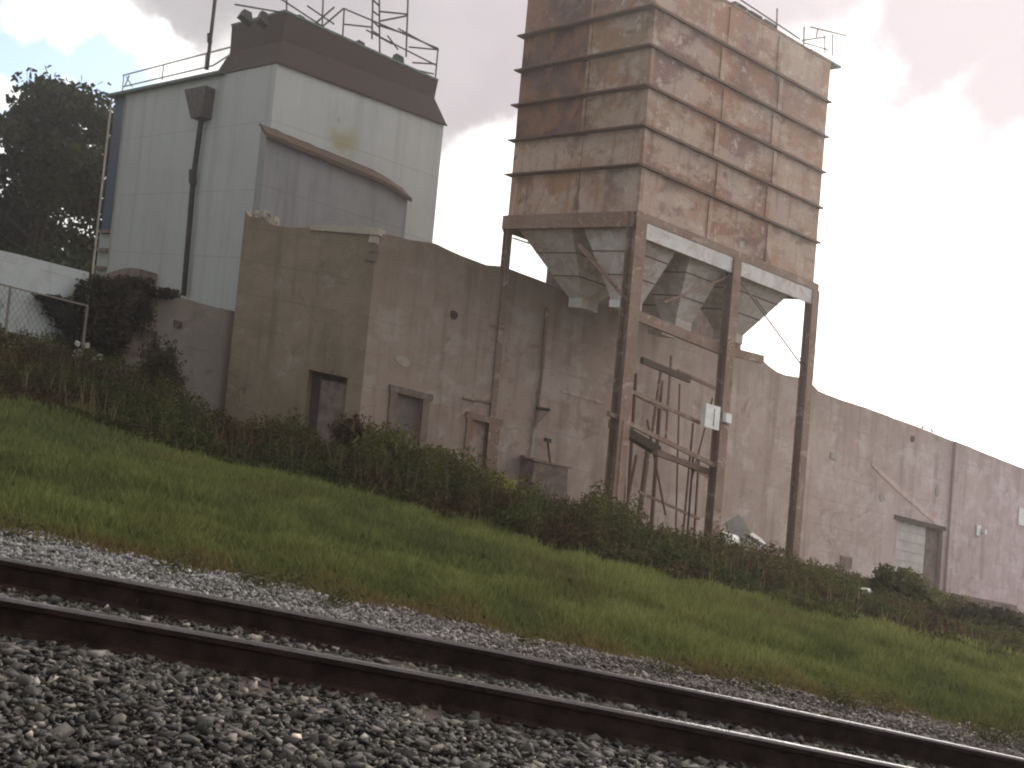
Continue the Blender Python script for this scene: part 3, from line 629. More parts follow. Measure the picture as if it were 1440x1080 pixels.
a = wall(1380, 745, OFF-.2); m = MB(); m.slab(a[0]-.45, a[0]-.1, OFF-.22, OFF-.145, a[1]-.35, a[1]+.2); m.slab(a[0]+.0, a[0]+.22, OFF-.42, OFF-.145, a[1]-.18, a[1]+.08); m.build('wall_lamp', M_paint, wh)
a = wall(1437, 725, OFF-.2); m = MB(); m.slab(a[0]-.3, a[0]+.6, OFF-.2, OFF-.145, a[1]-.55, a[1]+.4); m.build('notice_board', M_paint, wh)
a = wall(1323, 822, OFF-.4); b = wall(1426, 862, OFF-.4); m = MB(); m.slab(a[0], b[0], OFF-.55, OFF-.16, -4.2, (a[1]+b[1])/2+.05); m.build('plinth', M_brown, wh)
a = wall(1172, 640, OFF); m = MB(); m.slab(a[0]-.25, a[0]+.2, OFF-.045, OFF+.02, a[1]-.18, a[1]+.1); m.build('repair_patch', M_coping, wh)
a = wpt(1190, 790); m = MB(); m.slab(a[0]-.5, a[0]+.4, OFF-.05, OFF+.03, a[1]-.3, a[1]+.25); m.build('floor_vent', M_brown, wh)
m = MB(); q = [(1000, 700), (1005, 690), (1012, 705), (1008, 735)]  # pale render scars
for (x, y, a_, b_) in ((567, 508, .45, .25), (612, 560, .5, .3), (875, 487, .18, .55), (1240, 700, .3, .3), (1318, 690, .2, .35)):
    c = wpt(x, y); k = 9; vs = [at(c[0]+a_*math.cos(i*2*math.pi/k)*random.uniform(.6, 1.1), OFF-.022, c[1]+b_*math.sin(i*2*math.pi/k)*random.uniform(.6, 1.1)) for i in range(k)]
    vs2 = [(x_+L[0]*.04, y_+L[1]*.04, z_) for x_, y_, z_ in vs]; m = MB(); m.add(vs+vs2, [tuple(range(k))]+[(i, (i+1) % k, k+(i+1) % k, k+i) for i in range(k)]); m.build('render_scar', M_coping, wh)
# ghost of a removed lean-to roof: raised mortar line
for (x0, y0, x1, y1, wd) in ((1226, 650, 1322, 735, .30), (640, 585, 700, 545, .2), (790, 548, 850, 565, .12)):
    a = wpt(x0, y0); b = wpt(x1, y1); m = MB(); tn_ = tuple(1.22*q_ for q_ in wtone(a[0])); m.cur = tn_; n = 10
    for k in range(n):
        s0, s1 = a[0]+(b[0]-a[0])*k/n, a[0]+(b[0]-a[0])*(k+1)/n; w0, w1 = a[1]+(b[1]-a[1])*k/n, a[1]+(b[1]-a[1])*(k+1)/n; t0 = wd*random.uniform(.6, 1.1)
        m.hexa([at(s0, OFF-.026, w0-t0), at(s1, OFF-.026, w1-t0), at(s1, OFF+.02, w1-t0), at(s0, OFF+.02, w0-t0), at(s0, OFF-.026, w0), at(s1, OFF-.026, w1), at(s1, OFF+.02, w1), at(s0, OFF+.02, w0)])
    m.build('mortar_band', M_wall, wh)

# ------------------------------------------------------------------ things along the wall foot
a = wpt(752, 655); b = wpt(800, 690)
dk = thing('scrap_bin', at((a[0]+b[0])/2, OFF-.8, -2), 'dark brown steel box against the warehouse wall below the pipe', 'bin')
m = MB(); a = wall(748, 648, OFF-.8); b = wall(800, 664, OFF-.8)
m.hexa([at(a[0], OFF-.9, -2.1), at(b[0], OFF-.9, -2.1), at(b[0], OFF-.1, -2.1), at(a[0], OFF-.1, -2.1), at(a[0]+.05, OFF-.9, a[1]), at(b[0]-.15, OFF-.9, a[1]+.02), at(b[0], OFF-.1, a[1]+.1), at(a[0], OFF-.1, a[1]+.15)])
m.build('body', M_brown, dk); m = MB(); m.slab(a[0]-.04, b[0]+.02, OFF-.95, OFF-.05, a[1]+.02, a[1]+.09); m.build('lid', M_steel, dk)
m = MB(); q = wall(770, 620, OFF-.3); m.bar(at(q[0], OFF-.3, q[1]), at(q[0]+.25, OFF-.3, a[1]), .04, 6); m.slab(q[0]-.12, q[0]+.12, OFF-.4, OFF-.2, q[1]-.05, q[1]+.1); m.build('vent_pipe', M_darksteel, dk)
s_, w_ = wall(1024, 757, -.8)
bk = thing('white_drum', at(s_, -.8, -2.2), 'white drum lying on its side at the foot of the middle silo leg', 'drum')
m = MB(); z0 = w_; m.bar(at(s_-.38, -.8, z0), at(s_+.38, -.8, z0-.03), .19, 14); m.build('barrel', M_paint, bk, smooth=False)
m = MB(); m.bar(at(s_-.41, -.8, z0), at(s_-.375, -.8, z0), .2, 14); m.bar(at(s_+.375, -.8, z0-.03), at(s_+.41, -.8, z0-.03), .2, 14); m.build('rim', M_coping, bk)
m = MB(); m.slab(s_-.25, s_+.25, -.9, -.7, -2.6, z0-.17); m.build('cradle', M_brown, bk)
s_, w_ = wall(1040, 735, 1.5)
db = thing('debris_heap', at(s_+.4, 1.5, -2), 'heap of pale broken sheet and rubble beside the white drum', 'rubble')
for k in range(5):
    m = MB(); c = Vector(at(s_+random.uniform(-.4, 1.0), 1.5+random.uniform(-.3, .3), w_-.15-.1*k)); a = random.random()*3; dx = Vector((math.cos(a), math.sin(a)*.5, random.uniform(-.5, .2)))*random.uniform(.35, .6); dy = Vector((-math.sin(a)*.4, .5, random.uniform(.1, .6)))*.5; up = Vector((0, 0, .025))
    m.hexa([c-dx-dy-up, c+dx-dy-up, c+dx+dy*.6-up, c-dx*.7+dy-up, c-dx-dy+up, c+dx-dy+up, c+dx+dy*.6+up, c-dx*.7+dy+up]); m.build('broken_sheet', M_door, db)
m = MB(); m.bar(at(s_+.3, 1.5, -2.6), at(s_+.3, 1.5, w_-.1), 1.0, 8, .2); m.build('rubble_mound', M_coping, db)
P = onw(1216, 831, -1.45)
lt = thing('plastic_jug', (P[0], P[1], -2), 'small white plastic jug caught in the bushes below the pale door', 'jug')
m = MB(); m.bar((P[0]-.12, P[1], -1.47), (P[0]+.13, P[1], -1.45), .085, 10); m.build('body', M_paint, lt); m = MB(); m.bar((P[0]+.13, P[1], -1.45), (P[0]+.19, P[1], -1.445), .035, 8); m.build('cap', M_blue, lt)

# birds on the parapet
def bird(x, y, label, flip):
    s_, _w = wpt(x, y+6); w0 = tf(s_); c = Vector(at(s_, OFF+.1, w0)); f = Vector((flip, 0, 0))
    b = thing('bird', tuple(c), label, 'bird', None)
    me = bpy.data.meshes.new('body'); bm = bmesh.new()
    pts = [(-.26, .10, .015), (-.16, .13, .04), (-.04, .17, .085), (.07, .23, .075), (.12, .31, .045), (.155, .36, .05), (.20, .355, .02), (.245, .345, .005)]
    n = 10; V = []
    for x_, z_, r_ in pts:
        V.append([bm.verts.new(Vector((flip*x_, r_*math.cos(t*2*math.pi/n)*.9, z_+r_*math.sin(t*2*math.pi/n)))) for t in range(n)])
    for a_, b_ in zip(V, V[1:]):
        for t in range(n): bm.faces.new((a_[t], a_[(t+1) % n], b_[(t+1) % n], b_[t]))
    bm.faces.new(V[0]); bm.faces.new(V[-1][::-1])
    for lg in (-.03, .03):
        q = [bm.verts.new((flip*(-.01)+dx, lg+dy, z)) for z in (0, .12) for dx, dy in ((-.008, 0), (.008, -.006), (.008, .006))]
        for t in range(3): bm.faces.new((q[t], q[(t+1) % 3], q[3+(t+1) % 3], q[3+t]))
    bmesh.ops.recalc_face_normals(bm, faces=bm.faces); bm.to_mesh(me); bm.free(); me.shade_smooth(); me.materials.append(M_bird)
    o = bpy.data.objects.new('body', me); COL.objects.link(o); o.parent = b; o.scale = (.68,)*3; o.rotation_euler = (0, -.35*flip, .5)
bird(1301, 592, 'left one of two small birds on the warehouse parapet, facing right', 1); bird(1312, 597, 'right one of two small birds on the warehouse parapet, facing left', -1)

# ------------------------------------------------------------------ low wall and board fence at the left
LW = 2.70
Q1 = onw(335, 440, LW); Q0 = onw(130, 386, LW); dq = Vector((Q0[0]-Q1[0], Q0[1]-Q1[1])); lq = dq.length; dq.normalize(); nq = Vector((dq.y, -dq.x))
if nq.y < 0: nq = -nq
def atq(s, d, w): return (Q1[0]+dq.x*s+nq.x*d, Q1[1]+dq.y*s+nq.y*d, w)
def qpt(x, y, dd=0):
    q = lray(x, y); k = ((Q1[0]+nq.x*dd)*nq.x+(Q1[1]+nq.y*dd)*nq.y)/(q[0]*nq.x+q[1]*nq.y); return ((q[0]*k-Q1[0])*dq.x+(k-Q1[1])*dq.y, q[2]*k)
lw = thing('low_wall', atq(lq/2, 0, -2), 'low stained rendered wall in front of the white building, mossy along its top', 'wall')
hq = qpt(175, 455); hq2 = qpt(215, 530)
holes = [(hq2[0], hq[0], qpt(195, 505)[1], hq[1])]
m = MB(); holed(m, atq, -.3, lq, -2.3, topprof([(0, LW), (lq, LW)], .09), holes, .3); m.build('wall', M_lowwall, lw)
m = MB(); h = holes[0]; m.hexa([atq(h[0]-.1, .2, h[2]-.1), atq(h[1]+.1, .2, h[2]-.1), atq(h[1]+.1, .28, h[2]-.1), atq(h[0]-.1, .28, h[2]-.1), atq(h[0]-.1, .2, h[3]+.1), atq(h[1]+.1, .2, h[3]+.1), atq(h[1]+.1, .28, h[3]+.1), atq(h[0]-.1, .28, h[3]+.1)]); m.build('boarded_opening', M_brown, lw)
m = MB()
for x, y in ((250, 455), (205, 470)):
    q = qpt(x, y); m.hexa([atq(q[0]-.14, -.06, q[1]-.12), atq(q[0]+.14, -.06, q[1]-.12), atq(q[0]+.14, .05, q[1]-.12), atq(q[0]-.14, .05, q[1]-.12), atq(q[0]-.14, -.06, q[1]+.1), atq(q[0]+.14, -.06, q[1]+.1), atq(q[0]+.14, .05, q[1]+.1), atq(q[0]-.14, .05, q[1]+.1)]); m.build('wall_socket', M_dark, lw); m = MB()
fe = thing('board_fence', atq(lq+2.5, 0, -.6), 'white weathered board hoarding on a grey concrete footing at the far left', 'fence')
bot = qpt(60, 478)[1]
m = MB(); holed(m, lambda s, d, w: atq(s, d-.02, w), lq+.12, lq+9.5, bot, topprof([(lq, LW+.05), (lq+9, LW-.12)], .05), [], .08); m.build('boards', M_fence, fe)
m = MB(); m.hexa([atq(lq+.1, -.12, -2.3), atq(lq+9.5, -.12, -2.3), atq(lq+9.5, .3, -2.3), atq(lq+.1, .3, -2.3), atq(lq+.1, -.12, bot+.02), atq(lq+9.5, -.12, bot+.02), atq(lq+9.5, .3, bot+.02), atq(lq+.1, .3, bot+.02)]); m.build('footing', M_lowwall, fe)
cf = thing('chain_fence', atq(lq+3.6, -.8, -.6), 'low wire fence with thin grey posts in front of the white hoarding', 'fence')
z1 = qpt(10, 402)[1]
for k in range(4):
    s_ = qpt(12, 430, -.8)[0]+(k-1)*2.5; m = MB(); m.bar(atq(s_, -.8, -1.4), atq(s_, -.8, z1), .045, 8); m.build('post', M_lowwall, cf)
s_ = qpt(12, 430, -.8)[0]
m = MB(); m.bar(atq(s_-2.5, -.8, z1-.03), atq(s_+5, -.8, z1-.03), .03, 6); m.build('top_rail', M_lowwall, cf)
m = MB()
for i in range(46):
    x = s_-2.5+i*.165
    m.bar(atq(x, -.8, z1-.03), atq(x+.9, -.8, z1-1.7), .005, 3); m.bar(atq(x+.9, -.8, z1-.03), atq(x, -.8, z1-1.7), .005, 3)
m.build('mesh', M_darksteel, cf)
q = qpt(120, 485, -1)
rb = thing('rubble_pile', atq(q[0], -1, -1), 'small heap of white rubble between the hoarding and the low wall', 'rubble')
for k in range(9):
    m = MB(); c = Vector(atq(q[0]+random.uniform(-.45, .4), -1+random.uniform(-.3, .2), q[1]-.6+random.uniform(0, .6))); a = random.random()*3; r = random.uniform(.07, .16); dx = Vector((math.cos(a), math.sin(a), .3))*r; dy = Vector((-math.sin(a), math.cos(a), -.2))*r*.8; up = Vector((.1, 0, 1))*r*.9
    m.hexa([c-dx-dy-up, c+dx-dy-up, c+dx+dy-up, c-dx+dy-up, c-dx*.7-dy+up, c+dx-dy*.6+up, c+dx*.8+dy+up, c-dx+dy*.8+up]); m.build('rubble_block', M_coping, rb)
m = MB(); m.bar(atq(q[0], -1, -1.6), atq(q[0], -1, q[1]-.4), .7, 7, .25); m.build('rubble_mound', M_lowwall, rb)

# ------------------------------------------------------------------ white clad building
DB = 52.0; d = lray(390, 89); BX, BY, WE = d[0]*DB, DB, d[2]*DB
RX, RY, _ = onw(624, 176, WE); LX, LY, _ = onw(156, 137, WE)
ra = Vector((RX-BX, RY-BY)); RL = ra.length; ra.normalize(); la = Vector((LX-BX, LY-BY)); LL = la.length; la.normalize()
def atw(a, b, w): return (BX+ra.x*a+la.x*b, BY+ra.y*a+la.y*b, w)     # a along right face, b along left face (back)
nr = Vector((ra.y, -ra.x)); nl = Vector((-la.y, la.x))
if nr.y > 0: nr = -nr
if nl.y > 0: nl = -nl
def pw(x, y, e=0):       # pixel on the right face pushed out e -> (a, w)
    q = lray(x, y); k = ((BX+nr.x*e)*nr.x+(BY+nr.y*e)*nr.y)/(q[0]*nr.x+q[1]*nr.y); X, Y = q[0]*k-BX-nr.x*e, k-BY-nr.y*e; return (X*ra.x+Y*ra.y, q[2]*k)
def pl(x, y, e=0):       # pixel on the left face pushed out e -> (b, w)
    q = lray(x, y); k = ((BX+nl.x*e)*nl.x+(BY+nl.y*e)*nl.y)/(q[0]*nl.x+q[1]*nl.y); X, Y = q[0]*k-BX-nl.x*e, k-BY-nl.y*e; return (X*la.x+Y*la.y, q[2]*k)
def rf(a, e, w): return (BX+ra.x*a+nr.x*e, BY+ra.y*a+nr.y*e, w)
def lf(b, e, w): return (BX+la.x*b+nl.x*e, BY+la.y*b+nl.y*e, w)
wb = thing('white_building', atw(RL/2, LL/2, -2), 'tall white metal clad mill building with a maroon rooftop box, left of the silo', 'building')
bE = pl(178, 140)[0]
m = MB(); m.hexa([atw(0, 0, -2), atw(RL, 0, -2), atw(RL, bE, -2), atw(0, bE, -2), atw(0, 0, WE), atw(RL, 0, WE), atw(RL, bE, WE), atw(0, bE, WE)]); m.build('wall', M_white, wb)
m = MB(); wl = pl(160, 322)[1]; m.hexa([atw(.15, bE+.01, wl), atw(RL, bE+.01, wl), atw(RL, LL-.3, wl), atw(.15, LL-.3, wl), atw(.15, bE+.01, WE), atw(RL, bE+.01, WE), atw(RL, LL-.3, WE), atw(.15, LL-.3, WE)]); m.build('blue_panel', M_blue, wb)
m = MB(); m.hexa([atw(.1, bE+.01, -2), atw(RL, bE+.01, -2), atw(RL, LL-.3, -2), atw(.1, LL-.3, -2), atw(.1, bE+.01, wl-.01), atw(RL, bE+.01, wl-.01), atw(RL, LL-.3, wl-.01), atw(.1, LL-.3, wl-.01)]); m.build('lower_wall', M_white, wb)
for y in (326, 352, 378):
    b_, w_ = pl(150, y); m = MB(); m.hexa([lf(bE+.2, -.1, w_-.1), lf(LL-.6, -.1, w_-.1), lf(LL-.6, .12, w_-.1), lf(bE+.2, .12, w_-.1), lf(bE+.2, -.1, w_+.1), lf(LL-.6, -.1, w_+.1), lf(LL-.6, .12, w_+.1), lf(bE+.2, .12, w_+.1)]); m.build('louvre', M_brown, wb)
def rib_sheet(fr, x0, x1, w0, w1, pitch, d, name, mat):            # standing ribs of the cladding
    m = MB(); x = x0
    while x < x1: m.hexa([fr(x, -.01, w0), fr(x+.05, -.01, w0), fr(x+.05, d, w0), fr(x, d, w0), fr(x, -.01, w1), fr(x+.05, -.01, w1), fr(x+.05, d, w1), fr(x, d, w1)]); x += pitch
    return m.build(name, mat, wb)
m = MB(); m.bar(lf(LL-.25, .05, -2), lf(LL-.25, .05, WE), .06, 4); m.build('corner_trim', M_coping, wb); m = MB(); m.bar(lf(bE, .03, -2), lf(bE, .03, WE), .05, 4); m.build('corner_trim', M_coping, wb)
b0 = pl(318, 98)[0]
m = MB(); m.hexa([lf(b0, -.4, WE+.01), lf(LL+.2, -.4, WE+.01), lf(LL+.2, .3, WE-.06), lf(b0, .3, WE-.06), lf(b0, -.4, WE+.18), lf(LL+.2, -.4, WE+.18), lf(LL+.2, .3, WE+.08), lf(b0, .3, WE+.08)]); m.build('eaves', M_greytrim, wb)
m = MB(); m.hexa([atw(.3, .3, WE+.0), atw(RL, .3, WE+.0), atw(RL, LL-.2, WE), atw(.3, LL-.2, WE), atw(.3, .3, WE+.12), atw(RL, .3, WE+.12), atw(RL, LL-.2, WE+.12), atw(.3, LL-.2, WE+.12)]); m.build('roof', M_brown, wb)
# rooftop box with flared skirt
bb, wtop = pl(330, 30, -.35); ab, wtr = pw(611, 112, -.2); wtop = pw(395, 14, -.3)[1]; bs = pl(305, 100)[0]
wtr = pw(611, 112, -.3)[1]; wmid = WE+1.15
def ring4(a0, a1, b0_, b1_, w0, w1=None):
    w1 = w0 if w1 is None else w1; return [atw(a0, b0_, w0), atw(a1, b0_, w1), atw(a1, b1_, w1), atw(a0, b1_, w0)]
R0 = ring4(-.06, RL+.12, -.08, bs, WE+.02); R1 = ring4(.28, RL-.45, .25, bb+.05, wmid); R2 = ring4(.22, RL-.38, .2, bb, wtop, wtr)
m = MB(); m.add(R0+R1+R2, [(i+4*k, (i+1) % 4+4*k, (i+1) % 4+4*k+4, i+4*k+4) for k in range(2) for i in range(4)]+[(8, 9, 10, 11), (3, 2, 1, 0)]); box = m.build('rooftop_box', M_maroon, wb)
m = MB()
for a_, b_ in ((0, 1), (3, 0)): m.bar(R2[a_], R2[b_], .07, 4)
m.build('top_trim', M_greytrim, box)
m = MB(); m.bar(R0[0], R0[1], .05, 4); m.build('skirt_edge', M_maroon, box)
# rooftop railings, mast and machinery (measured on the right face plane)
def pr(x, y, e=-.4): a_, w_ = pw(x, y, e); return rf(a_, e, w_)
def rods(name, lst, mat=M_darksteel, r=.04, parent=wb, e=-.4):
    m = MB()
    for x0, y0, x1, y1 in lst: m.bar(pr(x0, y0, e), pr(x1, y1, e), r, 5)
    return m.build(name, mat, parent)
rods('rooftop_railing', [(330, 6, 400, 18), (352, -30, 455, 38), (403, -30, 403, 20), (455, -20, 453, 38), (453, 38, 483, 12), (484, 12, 616, 68), (484, 34, 522, 38), (484, 12, 482, 50), (515, 42, 614, 92), (560, 40, 615, 70), (575, 66, 617, 70), (580, 88, 612, 90), (583, 98, 610, 104), (616, 68, 612, 112), (432, 8, 470, 34), (470, 10, 440, 36), (545, 50, 560, 70)], e=-.6)
rods('lattice_mast', [(525, -40, 523, 55), (533, -40, 534, 75), (575, -40, 571, 80), (533, 30, 573, 22), (534, 16, 574, 20), (534, 36, 572, 48), (525, 0, 533, 8), (525, 16, 533, 22), (525, 30, 533, 38), (525, 44, 534, 50), (534, 52, 552, 62)], r=.045, e=-.9)
m = MB()
for x, y, sx, h in ((348, 16, .28, .3), (372, 18, .2, .4), (424, 24, .25, .45), (508, 60, .25, .5), (562, 80, .3, .6)):
    a_, w_ = pw(x, y, -.6); m.hexa([rf(a_-sx, -.5, w_-h*.9), rf(a_+sx, -.5, w_-h*.9-.2), rf(a_+sx, -1.2, w_-h*.9-.2), rf(a_-sx, -1.2, w_-h*.9), rf(a_-sx*.5, -.6, w_+h*.2), rf(a_+sx*.7, -.6, w_+h*.1), rf(a_+sx*.7, -1.0, w_+h*.1), rf(a_-sx*.5, -1.0, w_+h*.2)]); m.build('rooftop_fan', M_darksteel, wb); m = MB()
def prl(x, y, e=-.1): b_, w_ = pl(x, y, e); return lf(b_, e, w_)
m = MB()
for x0, y0, x1, y1 in ((173, 106, 325, 66), (173, 122, 300, 92), (300, 92, 322, 78), (174, 106, 172, 130), (230, 92, 228, 112), (290, 75, 288, 98), (176, 120, 182, 106), (178, 108, 186, 122)): m.bar(prl(x0, y0), prl(x1, y1), .04, 5)
m.build('roof_railing', M_coping, wb)
# drain box and pipe, pole on the left face
m = MB(); t_ = [prl(260, 126, .1), prl(301, 122, .1)]; e = .5
b0_, wA = pl(259, 126, .5); b1_, _x = pl(289, 126, .5); b2_, wB = pl(268, 166, .5); b3_, _x = pl(283, 170, .5)
m.hexa([lf(b2_, 0, wB), lf(b3_, 0, wB), lf(b3_, .5, wB), lf(b2_, .5, wB), lf(b0_, 0, wA), lf(b1_, 0, wA), lf(b1_, .5, wA), lf(b0_, .5, wA)]); m.build('drain_box', M_drain, wb)
m = MB(); m.bar(prl(283, 168, .25), prl(272, 250, .25), .13, 8); m.bar(prl(272, 250, .25), prl(258, 416, .25), .13, 8); m.bar(prl(271, 240, .25), prl(271, 258, .25), .19, 8); m.build('down_pipe', M_darksteel, wb)
m = MB(); m.bar(prl(291, 98, .2), prl(306, -30, .2), .09, 8); m.bar(prl(295, 60, .2), prl(295, 48, .2), .13, 8); m.build('pole', M_darksteel, wb)
# curved vent cowl low on the left face
m = MB(); b0_, w0_ = pl(168, 390, .2); b1_, w1_ = pl(217, 375, .2); n = 10; vs = []
for i in range(n+1):
    t_ = math.pi*.62*i/n; x = b0_+(b1_-b0_)*i/n; w = w0_+(w1_-w0_)*.6*math.sin(t_) ; vs += [lf(x, .02, w), lf(x, .9, w*1-.0), ]
vs2 = [lf(b0_+(b1_-b0_)*i/n, e_, -1) for i in range(n+1) for e_ in (.02, .9)]
m.add(vs+vs2, [(2*i, 2*i+1, 2*i+3, 2*i+2) for i in range(n)]+[(2*i+1, 2*i+3, 22+2*i+3, 22+2*i+1) for i in range(n)]+[(20, 21, 43, 42), (0, 1, 23, 22)]); m.build('vent_cowl', M_brown, wb)
# shed attached to the right face
E1 = .9
aL = pw(374, 200, E1)[0]; aR = pw(573, 285, E1)[0]; wl0 = pw(378, 192, E1)[1]; wl1 = pw(540, 258, E1)[1]; aK = pw(540, 258, E1)[0]; wl2 = pw(573, 280, E1)[1]
m = MB()
bot_ = -2
prof = [(aL, wl0), (aK, wl1), (aR, wl2)]
vs = []
for a_, w_ in prof: vs += [rf(a_, .0, bot_), rf(a_, E1, bot_), rf(a_, E1, w_), rf(a_, .0, w_+.5)]
fs = [(0, 1, 2, 3), (11, 10, 9, 8)]
for k in range(2): fs += [(4*k+j, 4*k+4+j, 4*k+4+(j+1) % 4, 4*k+(j+1) % 4) for j in range(4)]
m.add(vs, fs); sh = m.build('side_shed', M_shed, wb)
m = MB(); n = 18
for k in range(n):
    a0 = aL-.1+(aR-aL+.2)*k/n; a1 = aL-.1+(aR-aL+.2)*(k+1)/n-.002
    W_ = lambda a_: (wl0+(wl1-wl0)*(a_-aL)/(aK-aL) if a_ < aK else wl1+(wl2-wl1)*(a_-aK)/(aR-aK))+.03+.05*noise.noise(Vector((a_*2, 0, 0)))
    dr = .12+.12*abs(noise.noise(Vector((a0*1.7, 4, 0)))); e2 = E1+.25
    m.hexa([rf(a0, e2, W_(a0)-dr), rf(a1, e2, W_(a1)-dr), rf(a1, .0, W_(a1)+.5), rf(a0, .0, W_(a0)+.5), rf(a0, e2, W_(a0)+.05), rf(a1, e2, W_(a1)+.05), rf(a1, .0, W_(a1)+.6), rf(a0, .0, W_(a0)+.6)])
m.build('shed_roof', M_roofrust, sh)
a_, w_ = pw(483, 203, .0); Y = Vector(site(rf(a_, 0, w_)))-Vector(wb['_o']); m_ = M_white.copy(); m_.name = 'white_cladding_with_yellow_stain'
t_ = NT(m_.node_tree); bs_ = t_.n['Principled BSDF']; src = bs_.inputs['Base Color'].links[0].from_socket; oc = t_.new('ShaderNodeTexCoord').outputs['Object']
nn = t_.new('ShaderNodeTexNoise'); t_.link(oc, nn.inputs['Vector']); nn.inputs['Scale'].default_value = 1.6; nn.inputs['Detail'].default_value = 5
v1 = t_.new('ShaderNodeVectorMath', operation='MULTIPLY_ADD'); t_.link(nn.outputs['Color'], v1.inputs[0]); v1.inputs[1].default_value = (1.1,)*3; t_.link(oc, v1.inputs[2])
v2 = t_.new('ShaderNodeVectorMath', operation='DISTANCE'); t_.link(v1.outputs[0], v2.inputs[0]); v2.inputs[1].default_value = Y+Vector((.55,)*3)
t_.link(t_.mix(t_.math('MULTIPLY', t_.rng(v2.outputs['Value'], .2, 1.0, 1, 0), .75), src, (.27, .235, .10)), bs_.inputs['Base Color'])
for o in wb.children:
    if o.name.split('.')[0] == 'wall': o.data.materials[0] = m_

# ------------------------------------------------------------------ vegetation
def leaves(P, size, cols, aspect=.55):
    n = len(P); R = rotmats(n); q = np.array([(-1, -aspect, 0), (1, -aspect*.6, .15), (1.1, aspect*.6, .15), (-.9, aspect, 0)])
    X = np.einsum('nij,kj->nki', R, q)*size[:, None, None]+P[:, None, :]
    return X.reshape(-1, 3), np.arange(n*4).reshape(n, 4), np.repeat(cols, 4, 0)
def clump_pts(C, R, n, soft=.25):                                       # points in ellipsoids, denser at the shell
    k = RNG.integers(0, len(C), n); d = RNG.normal(size=(n, 3)); L_ = np.linalg.norm(d, axis=1)[:, None]; q = RNG.uniform(0, 1, (n, 1)) < soft
    return C[k]+np.where(q, np.clip(d, -2.1, 2.1)*.6, d/L_*(RNG.uniform(0, 1, (n, 1))**.5))*R[k], k
def tree(name, base, h, cw, label, nl=26000, ls=.17, nc=55, seed=0, col=(.022, .027, .011)):
    t = thing(name, base, label, 'tree', 'dark trees behind the white building'); b = Vector(base)
    m = MB(); top = b+Vector((0, 0, h*.62)); m.bar(b-Vector((0, 0, .3)), b+Vector((.1, 0, h*.3)), .42, 9, .30); m.bar(b+Vector((.1, 0, h*.3)), top, .30, 8, .12)
    rr = random.Random(seed); C = []
    for i in range(nc):
        a = rr.uniform(0, 6.28); f = rr.uniform(0, 1)**.5; z = rr.uniform(.18, .97); wz = math.sin(math.pi*min(1, max(.05, (z*.92+.05))))**.6
        C.append((b.x+cw*f*wz*math.cos(a), b.y+cw*f*wz*math.sin(a), b.z+h*z))
        if i < 16: m.bar(b+Vector((.1, 0, h*rr.uniform(.2, .5))), C[-1], .12, 5, .03)
    m.build('trunk', M_bark, t)
    C = np.array([site(c) for c in C]); R = np.array([[rr.uniform(.07, .15)*h*.75, rr.uniform(.07, .15)*h*.75, rr.uniform(.04, .085)*h] for _ in C])
    P, k = clump_pts(C, R, nl); tone = np.array([rr.uniform(.6, 1.5) for _ in C])[k][:, None]*RNG.uniform(.6, 1.4, (nl, 1))
    X, Fc, c = leaves(P, RNG.uniform(.6, 1.3, nl)*ls, np.array(col)[None]*tone)
    npmesh('crown', X, Fc, M_leaf, c, t)
def tb(x, D): q = lray(x, 500); return (q[0]*D, D, -1.6)
def th(x, y, D): return lray(x, y)[2]*D+1.6
tree('broadleaf_tree', tb(25, 76), th(25, 98, 76), 5.6, 'tall dark broadleaf tree filling the space left of the white building', 26000, .2, 62, 3)
tree('broadleaf_tree', tb(-190, 70), th(-150, 105, 70), 6, 'dark tree cut by the left edge of the picture', 16000, .2, 45, 5)
tree('broadleaf_tree', tb(125, 84), th(125, 150, 84), 4.6, 'lower dark tree hard against the corner of the white building', 15000, .2, 38, 9)

def bush(name, x, D, w, hgt, label, n=5000, col=(.05, .055, .022), ls=.06, topw=None, dep=.9):
    q = lray(x, 600); u = q[0]*D; gw = ground_w(u, D); b = (u, D, gw); t = thing(name, b, label, 'bush')
    m = MB()
    for i in range(7):
        a = i*.9; m.bar((u+.1*math.cos(a), D+.1*math.sin(a), gw-.1), (u+w*.4*math.cos(a), D+dep*.5*math.sin(a), gw+hgt*.7), .02, 5, .008)
    m.build('stem', M_bark, t); C = []; R = []
    for i in range(16):
        a = random.uniform(0, 6.28); f = random.uniform(0, 1)**.6; C.append(site((u+w*.75*f*math.cos(a), D+dep*.6*f*math.sin(a), gw+hgt*random.uniform(.2, .82)))); q_ = random.uniform(.5, 1.5); R.append((w*.30*q_, w*.3*q_, hgt*.2*random.uniform(.6, 1.4)))
    P, k = clump_pts(np.array(C), np.array(R), n, .8); tone = RNG.uniform(.7, 1.5, 16)[k][:, None]*RNG.uniform(.6, 1.45, (n, 1))
    X, Fc, c = leaves(P, RNG.uniform(.5, 1.3, n)*ls, np.array(col)[None]*tone); npmesh('foliage', X, Fc, M_leaf, c, t)
bush('leafy_bush', 215, 41.3, .9, 2.0, 'dark straggly bush growing against the low stained wall', 4200, (.05, .042, .02))
bush('leafy_bush', 605, 34, 2.0, 1.8, 'broad brownish bush in front of the two framed wall openings', 15000, (.085, .085, .030))
bush('leafy_bush', 520, 35, 1.1, 1.75, 'rust brown bush at the foot of the warehouse corner', 8000, (.075, .052, .03))
bush('leafy_bush', 705, 35, 1.3, 1.25, 'yellow green bush in front of the rusty window frame', 8000, (.14, .14, .035))
bush('leafy_bush', 1285, 33, 1.05, 1.1, 'olive bush standing before the pale warehouse door', 9000, (.10, .10, .038))
bush('leafy_bush', 1400, 31, 1.7, .68, 'dark bush at the right edge below the brown plinth', 9000, (.04, .036, .024))
